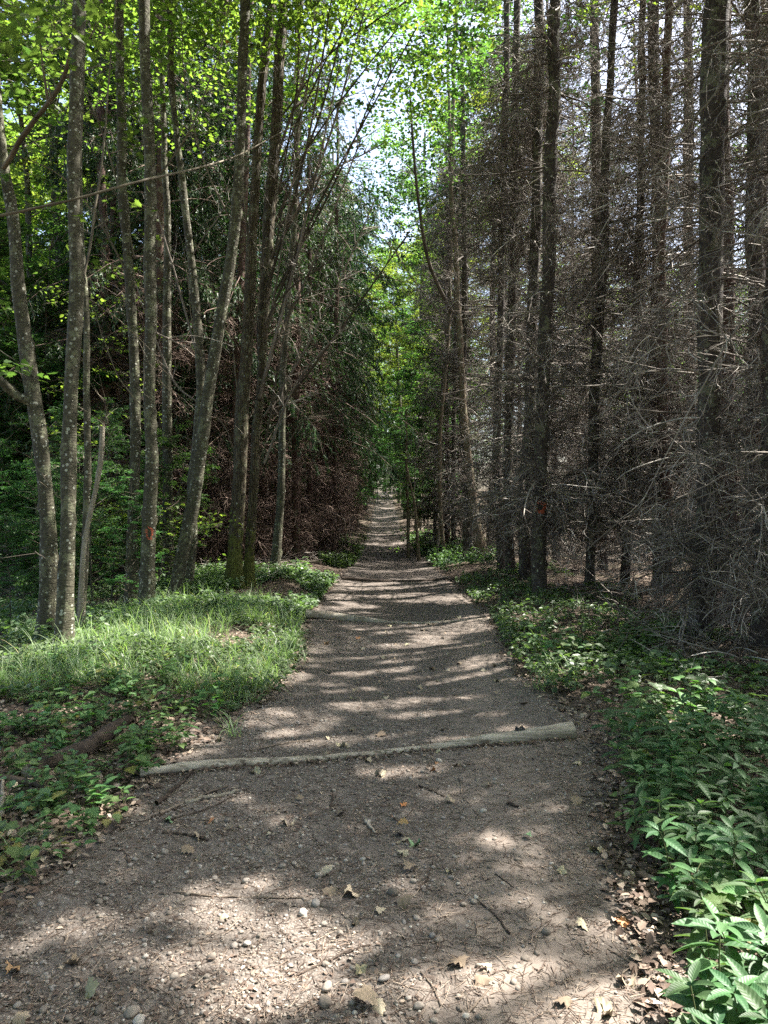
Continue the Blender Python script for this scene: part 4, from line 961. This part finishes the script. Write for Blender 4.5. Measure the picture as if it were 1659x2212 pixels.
# ------------------------------------------------------------------ litter: shards, needles, bits of twig
acc = Acc(); n = 105000
y = 1.5+rg.rand(n)**1.5*16; x = rg.uniform(-.62, .62, n)*(y+1.2)
onp = (x > pathl(y)+.1) & (x < pathr(y)-.1); track = np.exp(-((x-(.22+.105*y))/.33)**2)
k = (~onp) | (rg.rand(n) < .75*(1-.75*track)*np.clip(vn(x, y, 1.5, 91)*2.2-.45, .12, 1)); x, y, onp = x[k], y[k], onp[k]; n = len(x)
X_, Y_, Z_ = frames(n, rg, .35)
stamp(acc, LEAF6, np.stack([x, y, gz(x, y)+rg.uniform(.008, .03, n)*np.where(onp, .5, 1)], -1), X_, Y_, Z_, rg.uniform(.012, .055, n)*np.where(onp, .5, 1), rg)
tag(acc.build('leaf_litter', M['litter']), kind='stuff')
acc = Acc(); n = 60000
y = 1.5+rg.rand(n)**1.6*12; x = rg.uniform(-.6, .6, n)*(y+1.0); a_ = rg.rand(n)*6.28
p0 = np.stack([x, y, gz(x, y)+.011], -1)
L_ = grow(p0, np.stack([np.cos(a_), np.sin(a_), a_*0+rg.randn(n)*.06], -1), rg.uniform(.012, .06, n)*np.where(rg.rand(n) < .06, 2.5, 1), 3, 0, .3, rg)
L_[:, :, 2] = np.maximum(L_[:, :, 2], gz(L_[:, :, 0], L_[:, :, 1])+.008)
acc.tube(L_, taper(n, 3, rg.uniform(.0009, .0022, n), .0007), 3, rg)
tag(acc.build('needle_litter', M['litter']), kind='stuff')

def along_log(n, rng, side):
    t = rng.rand(n); i = (t*(len(A1)-1)).astype(int); x = A1[i, 0]; y = A1[i, 1]+side*(A1[i, 3]*.9+abs(rng.randn(n))*.022)
    return x, y
acc = Acc(); x, y = along_log(900, rg, np.where(rg.rand(900) < .6, -1, 1)); n = 900
X_, Y_, Z_ = frames(n, rg, .5)
stamp(acc, LEAF6, np.stack([x, y, gz(x, y)+rg.uniform(.006, .03, n)], -1), X_, Y_, Z_, rg.uniform(.012, .04, n), rg)
L_ = np.stack(along_log(500, rg, np.where(rg.rand(500) < .6, -1, 1)), -1); q_ = rg.rand(500)*6.28
L_ = grow(np.concatenate([L_, gz(L_[:, 0], L_[:, 1])[:, None]+.014], 1), np.stack([np.cos(q_), np.sin(q_)*.5, rg.randn(500)*.12], -1), rg.uniform(.03, .12, 500), 3, 0, .3, rg)
acc.tube(L_, taper(500, 3, .0022, .001), 3, rg)
tag(acc.build('leaf_litter', M['litter']), kind='stuff')
acc = Acc(); x, y = along_log(1400, rg, np.where(rg.rand(1400) < .65, -1, 1)); n = 1400; o_ = np.zeros(n); a_ = rg.rand(n)*6.28
stamp(acc, ICO, np.stack([x, y, gz(x, y)+.008], -1), np.stack([np.cos(a_), np.sin(a_), o_], -1), np.stack([-np.sin(a_), np.cos(a_), o_], -1), np.stack([o_, o_, o_+.7], -1), rg.uniform(.004, .011, n), rg)
tag(acc.build('gravel', M['pebble'], smooth=True), kind='stuff')

# fallen maple leaves, each one a thing
rg = R(120); lm = []
for i in range(5):
    v, f = MAPLE; v = v.copy(); q_ = i
    v[:, 2] = .24*np.sin(v[:, 0]*(3+i)+i)+.55*(v[:, 1]-.5)**2*(1 if i % 2 else -.5)+.6*v[:, 0]**2*(1 if i in (1, 4) else -.3)+.10*rg.randn(len(v))*.5+.05
    v[:, 0] *= 1-.25*(i == 3); o = build('fallen_leaf', v, [f], M['dry'], rnd=np.full(len(v), i*.17)); lm.append(o.data); bpy.data.objects.remove(o)
m_, nt_ = mat('green_fallen_leaf'); N(nt_).surf((.14, .24, .12), .6, .4); M['greenleaf'] = m_
m_, nt_ = mat('orange_fallen_leaf'); N(nt_).surf((.42, .17, .06), .6, .4); M['orangeleaf'] = m_
def fleaf(x, y, s, mi, label, group=None, m=None, z=0.):
    me = lm[mi % 5]
    if m: me = me.copy(); me.materials[0] = m
    o = bpy.data.objects.new('fallen_leaf', me); C.objects.link(o); o.scale = (s, s, s)
    o.location = (x, y, float(gz(x, y))+.012+z); o.rotation_euler = (rg.randn()*.22, rg.randn()*.22, rg.rand()*6.28); return tag(o, label, 'leaf', group)
for px, py, s, lab, m in [(545, 1665, .07, 'pale maple leaf just below the near log', None), (740, 1760, .07, 'dry pale leaf with two lobes up on the path centre', None), (760, 1945, .085, 'broad pale maple leaf in the path centre', None), (1135, 1813, .05, 'single green leaf on the dusty track', 'greenleaf'), (900, 1820, .06, 'small green torn leaf near the path centre', 'greenleaf'), (365, 1780, .06, 'bluish green leaf beside the broken sticks', 'greenleaf'), (455, 1775, .05, 'small orange leaf by the broken sticks', 'orangeleaf'), (800, 2170, .09, 'curled yellow and brown maple leaf at the bottom', None), (865, 1735, .04, 'small orange leaf on the path', 'orangeleaf'), (195, 2165, .08, 'big tan maple leaf at the bottom left', None), (1000, 2080, .08, 'tan maple leaf on the right half of the path', None), (1360, 2000, .06, 'orange-brown leaf beside the right plants', 'orangeleaf'), (170, 2085, .05, 'small pale leaf on the left', None), (1055, 1690, .045, 'yellowish leaf right of the path centre', None), (880, 1770, .06, 'tan leaf below the small orange one', None), (490, 1790, .06, 'pale leaf right of the small orange leaf', None)]:
    x, y = G(px, py); fleaf(x, y, s, rg.randint(5), lab, None, M[m] if m else None)
for k in range(270):
    y = 1.9+rg.rand()**1.4*8; side = rg.rand()
    x = rg.uniform(pathl(y), pathr(y)) if side < .55 else (rg.uniform(pathl(y)-1.3, pathl(y)) if side < .85 else rg.uniform(pathr(y), pathr(y)+1.0))
    if .1+.1*y < x < .42+.12*y and rg.rand() < .6: continue
    fleaf(x, y, rg.uniform(.035, .075), rg.randint(5), 'dry tan maple leaf lying on the trodden path' if side < .55 else 'dry tan maple leaf in the litter at the left path edge' if side < .85 else 'dry tan maple leaf in the litter at the right path edge', 'dry fallen leaves')

# sticks
def stick(pts, r, label, group=None, m='stick', seed=0, lift=.0):
    A = []
    for px, py in pts: x, y = G(px, py); A.append((x, y, float(gz(x, y))+r+.006+lift))
    A = catmull(np.array(A), 14); rng = R(seed); A[1:-1] += rng.randn(12, 3)*r*.35
    acc = Acc(); acc.tube(A[None], (r*np.linspace(1, .65, 14)*rng.uniform(.85, 1.15, 14))[None], 7); V = A[0]
    c0 = A[7].copy()
    o = acc.build('stick', M[m], None, smooth=True, origin=c0); o.location = c0; return tag(o, label, 'stick', group)
for k, (pts, r, lab, m) in enumerate([([(338, 1740), (380, 1705), (415, 1672)], .013, 'short thick dark stick touching the near log', 'rotlog'), ([(345, 1760), (420, 1725), (492, 1698)], .008, 'straight brown stick, upper of the parallel pair', 'stick'), ([(398, 1735), (460, 1722), (516, 1708)], .011, 'thick bark-flaked stick, lower of the parallel pair', 'snag'), ([(355, 1775), (450, 1745), (535, 1700)], .004, 'thin curved twig beside the parallel sticks', 'rotlog'), ([(350, 1800), (400, 1802), (450, 1812)], .007, 'brown stick next to the bluish green leaf', 'rotlog'), ([(375, 1925), (500, 1935), (660, 1940)], .004, 'long thin twig lying across the left path', 'stick'), ([(790, 1768), (800, 1785), (812, 1800)], .008, 'short pale curved stick in the path centre', 'log'), ([(1290, 1640), (1250, 1600), (1170, 1560)], .004, 'thin twig by the thick log end', 'stick'), ([(1095, 1735), (1120, 1745)], .008, 'short dark stick on the dusty track', 'rotlog'), ([(905, 1690), (960, 1715)], .006, 'short stick in the shade past the near log', 'rotlog'), ([(1070, 1890), (1110, 1920)], .003, 'dark twig on the dusty track', 'rotlog'), ([(-8, 1820), (4, 1760), (6, 1700)], .014, 'pale stick at the left photo edge', 'snag'), ([(640, 2110), (760, 2060), (800, 2050)], .004, 'thin dark twig in the lower centre', 'rotlog'), ([(1010, 2200), (1060, 2140)], .004, 'reddish twig at the bottom right of centre', 'stick'), ([(540, 1620), (620, 1600), (670, 1592)], .006, 'thin stick behind the near log', 'stick')]):
    stick(pts, r, lab, None, m, k)
for k in range(70):
    y = 2+rg.rand()*7; x = rg.uniform(pathl(y)-1.6, pathr(y)+.5); a = rg.rand()*3.14; l = rg.uniform(.06, .25)
    def tp(x, y): return (CX+x/y*F, HY+CAMH*F/y)
    stick([tp(x, y), tp(x+math.cos(a)*l*.5+.01, y+math.sin(a)*l*.5), tp(x+math.cos(a)*l, y+math.sin(a)*l)], rg.uniform(.002, .005), 'short dry twig lying on the ground', 'twigs on the ground', ['stick', 'rotlog'][k % 2], 50+k)

# ------------------------------------------------------------------ plants
def plant_proto(name, label, cat, seed, kind, group):
    rng = R(seed); root = empty(name, label, cat, (0, 0, 0), group); st = Acc(); lf = Acc()
    if kind == 'mercury':
        h = rng.uniform(.22, .36); S_ = grow(np.zeros((1, 3)), np.array([[rng.randn()*.15, rng.randn()*.15, 1]]), [h], 6, 0, .25, rng); st.tube(S_, taper(1, 6, .0028, .002), 5, rng)
        pos = []; Y = []; sc = []; a0 = rng.rand()*6
        for i, t in enumerate([.45, .62, .8, .93, 1.0]):
            for j in range(2 if i < 4 else 4):
                a = a0+i*1.57+j*(3.14 if i < 4 else 1.57)+rng.randn()*.15; p, _ = pick(S_, np.array([0]), np.array([min(t, .999)]))
                el = rng.uniform(-.25, .3)+(i == 4)*.25
                pos.append(p[0]); Y.append((math.cos(a), math.sin(a), el)); sc.append(rng.uniform(.085, .125)*(.75 if i in (0, 4) else 1))
        Y = norm(np.array(Y)); X = norm(np.cross(Y, np.tile([0, 0, 1.], (len(Y), 1)))+rng.randn(len(Y), 3)*.1); Z = np.cross(X, Y)
        stamp(lf, LANCE, np.array(pos)+Y*.008, X, Y, Z, np.array(sc), rng); mm = 'mercury'
    elif kind == 'herb':
        ns = rng.randint(2, 4); S_ = grow(np.zeros((ns, 3)), np.stack([rng.randn(ns)*.4, rng.randn(ns)*.4, np.ones(ns)], -1), rng.uniform(.12, .28, ns), 6, 0, .4, rng); st.tube(S_, taper(ns, 6, .0022, .0013), 4, rng)
        n = ns*7; idx = np.repeat(np.arange(ns), 7); p, dd = pick(S_, idx, np.clip(rng.uniform(.35, 1.05, n), 0, .999)); a = rng.rand(n)*6.28
        Y = norm(np.stack([np.cos(a), np.sin(a), rng.uniform(-.2, .35, n)], -1)); X = norm(np.cross(Y, np.tile([0, 0, 1.], (n, 1)))+rng.randn(n, 3)*.15); Z = np.cross(X, Y)
        pt = grow(p, Y, rng.uniform(.01, .04, n), 3, 0, .01, rng); st.tube(pt, taper(n, 3, .0012, .001), 3, rng)
        stamp(lf, OVATE, pt[:, -1], X, Y, Z, rng.uniform(.045, .085, n), rng); mm = 'herb'
    else:
        ns = 2; S_ = grow(np.zeros((ns, 3)), np.stack([rng.randn(ns)*.3, rng.randn(ns)*.3, np.ones(ns)], -1), rng.uniform(.12, .25, ns), 5, 0, .3, rng); st.tube(S_, taper(ns, 5, .002, .0015), 4, rng)
        n = 8; idx = rng.randint(0, ns, n); p, dd = pick(S_, idx, rng.uniform(.6, .999, n)); a = rng.rand(n)*6.28
        Y = norm(np.stack([np.cos(a), np.sin(a), rng.uniform(-.3, .2, n)], -1)); X = norm(np.cross(Y, np.tile([0, 0, 1.], (n, 1)))+rng.randn(n, 3)*.2); Z = np.cross(X, Y)
        pt = grow(p, norm(Y+np.array([0, 0, .4])), rng.uniform(.04, .09, n), 3, .3, .01, rng); st.tube(pt, taper(n, 3, .0013, .001), 3, rng)
        stamp(lf, MAPLE, pt[:, -1], X, Y, Z, rng.uniform(.06, .1, n), rng); mm = 'herb'
    st.build('stem', M['stem'], root); lf.build('leaves', M[mm], root); return root
rg = R(130)
GM = 'glossy lance-leaved plants right of the path'; LM = 'lance-leaved dark green plant in the dense bed right of the path'
GH = 'seedlings and herbs left of the path'; LH = 'small leafy herb growing through the litter left of the path'
GV = 'light green herbs at the right verge'; LV = 'light green leafy herb at the verge right of the path'
pmk = [plant_proto('woodland_plant', LM, 'plant', 400+i, 'mercury', GM) for i in range(6)]
phk = [plant_proto('seedling', LH, 'plant', 410+i, 'herb' if i < 5 else 'lobed', GH) for i in range(7)]
def scatter(protos, spots, label, group, smin, smax, used):
    lab_ = label
    for x, y in spots:
        label = lab_(x, y) if callable(lab_) else lab_
        k = rg.randint(len(protos)); p = protos[k]; s = rg.uniform(smin, smax)*(1.05 if (y < 2.16 and x > 0) else 1); loc = (x, y, float(gz(x, y))-.005); tl = (rg.randn()*.12, rg.randn()*.12)
        if k not in used:
            used.add(k); p.location = loc; p.scale = (s, s, s); p.rotation_euler = (tl[0], tl[1], rg.rand()*6.28); p['label'] = label; p['group'] = group
        else: dup(p, loc, rg.rand()*6.28, s, label, group, tl)
sp = []
while len(sp) < 235:
    y = rg.uniform(1.55, 4.6); e = pathr(y)+.03+.12*(vn(0, y, 2.5, 61)-.5)-.06*(y < 2.3); x = e+rg.rand()**.9*(.545*y+.35-e+.3)
    if x > .545*y+.4: continue
    if 2.15 < y < 2.5 and x < e+.36: continue
    if all((x-a)**2+(y-b)**2 > .045**2 for a, b in sp): sp.append((x, y))
for k in range(34):
    y = rg.uniform(1.62, 2.08); sp.append((rg.uniform(.80, .56*y+.3), y))
um = set(); LM_ = lambda x, y: 'sunlit lance-leaved plant in the separate clump at the bottom right corner' if y < 2.16 else 'lance-leaved plant at the path-side fringe of the shaded right bed' if x < pathr(y)+.35 else 'lance-leaved plant at the far side of the right bed, level with the thick log end' if y > 3.7 else 'lance-leaved dark green plant inside the dense shaded right bed'
LH_ = lambda x, y: 'small herb in the litter nearest the bottom left of the photo' if y < 3.5 else 'small leafy herb around the rotting log left of the path' if y < 4.9 else 'small leafy herb between the rotting log and the sunlit grass'
scatter(pmk, sp, LM_, GM, .68, 1.12, um)
sp = []
while len(sp) < 195:
    y = rg.uniform(2.4, 6.6); x = pathl(y)-.02-rg.rand()**1.0*(.56*y+pathl(y)+.3)
    if x < -.56*y-.2 or vn(x, y, 1.8, 63) < .2+.25*sstep(0, .35, x-pathl(y)+.35) : continue
    if y > 4.6 and x > pathl(y)-.1: continue
    sp.append((x, y))
for k in range(36):
    y = rg.uniform(2.45, 3.7); sp.append((pathl(y)-rg.uniform(-.05, .55), y))
uh = set(); scatter(phk, sp, LH_, GH, .55, .98, uh)
sp = []
while len(sp) < 42:
    y = rg.uniform(3.6, 7.5); x = pathr(y)+.12+abs(rg.randn())*.55+.1*(y > 5)
    if vn(x, y, 1.1, 65) < .3: continue
    sp.append((x, y))
for k in range(26):
    y = rg.uniform(2.3, 4.4); sp.append((pathr(y)+.08+rg.rand()**1.5*1.2, y))
scatter(phk, sp, LV, GV, .9, 1.4, uh)
# low growth farther off: nobody could count it
def carpet(name, n, xy, hmin, hmax, size, m, seed, tpl=LEAF6):
    rng = R(seed); x, y = xy(n, rng); n = len(x); acc = Acc(); per = 7
    h = rng.uniform(hmin, hmax, n)*(.4+.9*vn(x, y, 1.3, 71)); c = np.stack([x, y, gz(x, y)], -1)
    S_ = grow(c, np.stack([rng.randn(n)*.3, rng.randn(n)*.3, np.ones(n)], -1), h, 4, 0, .3, rng)
    idx = np.repeat(np.arange(n), per); p, _ = pick(S_, idx, rng.uniform(.35, .999, n*per)); X_, Y_, Z_ = frames(n*per, rng, .35)
    stamp(acc, tpl, p, X_, Y_, Z_, rng.uniform(size*.6, size*1.25, n*per), rng)
    return tag(acc.build(name, m), kind='stuff')
def reg(y0, y1, fx, thr=.35, fr=1.0, sd=66):
    def f(n, rng):
        y = rng.uniform(y0, y1, n*3); x = fx(y, rng.rand(n*3)); k = vn(x, y, fr, sd) > thr; return x[k][:n], y[k][:n]
    return f
carpet('ground_cover', 2700, reg(9.0, 16.5, lambda y, u: pathl(y)-.02-.18*np.exp(-((y-9.6)/.5)**2)-u**1.3*3.2), .10, .32, .075, M['cover'], 500)
carpet('ground_cover', 1350, reg(5.6, 16.5, lambda y, u: pathr(y)+.05+u**1.5*2.3, .46), .08, .26, .06, M['cover'], 501)
carpet('ground_cover', 1500, reg(17, 30, lambda y, u: pathr(y)+.0+u*1.8, .4), .15, .5, .09, M['cover'], 502)
carpet('ground_cover', 700, reg(18, 30, lambda y, u: pathl(y)+.1-u*.9, .45), .10, .4, .09, M['cover'], 503)
carpet('ground_cover', 3500, reg(5.2, 10.6, lambda y, u: pathl(y)-.0-u*3.8, .25), .05, .22, .05, M['cover'], 504)
carpet('ground_cover', 1500, reg(7.5, 14, lambda y, u: -2.6-u*5.5, .35), .1, .45, .08, M['cover'], 505)
carpet('ground_cover', 520, reg(4.6, 7.5, lambda y, u: pathr(y)+.8+u*2.4, .4), .08, .24, .07, M['cover'], 506)
# grass: arching blades in tufts
rg = R(140); acc = Acc(); nt_ = 640; per = 20
gy_ = rg.uniform(5.5, 10.2, nt_*2); gx_ = pathl(gy_)-.08-rg.rand(nt_*2)**1.1*3.3
k = (vn(gx_, gy_, .9, 81) > .22); gx_, gy_ = gx_[k][:nt_], gy_[k][:nt_]
ex = [(-1.72, 3.0), (-1.66, 3.05), (-1.8, 2.85), (-1.0, 4.75), (1.45, 6.3), (1.5, 6.6), (1.62, 7.4), (-.95, 6.8), (-.8, 7.0), (1.62, 6.1), (1.3, 5.9), (1.1, 1.95)]
gx_ = np.concatenate([gx_, [a for a, b in ex]]); gy_ = np.concatenate([gy_, [b for a, b in ex]])
bx = np.repeat(gx_, per)+rg.randn(len(gx_)*per)*.035; by = np.repeat(gy_, per)+rg.randn(len(gx_)*per)*.035; n = len(bx)
a_ = rg.rand(n)*6.28; K = 7
L_ = grow(np.stack([bx, by, gz(bx, by)], -1), np.stack([np.cos(a_)*.35, np.sin(a_)*.35, np.ones(n)], -1), rg.uniform(.12, .30, n)*np.where(rg.rand(n) < .2, 1.6, 1), K, rg.uniform(.6, 2.6, n), .35, rg)
sd = np.stack([-np.sin(a_), np.cos(a_), np.zeros(n)], -1)[:, None]*(rg.uniform(.0018, .0036, n)[:, None]*np.array([.8, 1, 1, .9, .7, .45, .05])[None])[:, :, None]
V = np.stack([L_-sd, L_+sd], 2).reshape(-1, 3); i = (np.arange(n)[:, None]*K*2+np.arange(K-1)[None]*2).reshape(-1)
acc.add(V, np.stack([i, i+1, i+3, i+2], -1), np.repeat(rg.rand(n), K*2))
tag(acc.build('grass', M['grass']), kind='stuff')
# brushwood on the floor of the dry stand
rg = R(150); acc = Acc(); n = 5200
y = rg.uniform(5.5, 32, n); x = pathr(y)+1.0+rg.rand(n)**1.2*8; n2 = 1800; y[:n2] = rg.uniform(13, 32, n2); x[:n2] = pathl(y[:n2])-.9-rg.rand(n2)*5
a_ = rg.rand(n)*6.28; L_ = grow(np.stack([x, y, gz(x, y)+rg.uniform(.01, .25, n)], -1), np.stack([np.cos(a_), np.sin(a_), rg.randn(n)*.25], -1), rg.uniform(.2, .9, n), 6, .2, .9, rg)
L_[:, :, 2] = np.maximum(L_[:, :, 2], gz(L_[:, :, 0], L_[:, :, 1])+.008)
acc.tube(L_, taper(n, 6, rg.uniform(.003, .007, n), .0025), 3, rg)
tag(acc.build('brushwood_litter', M['twig']), kind='stuff')
print('verts', sum(len(m.vertices) for m in bpy.data.meshes))
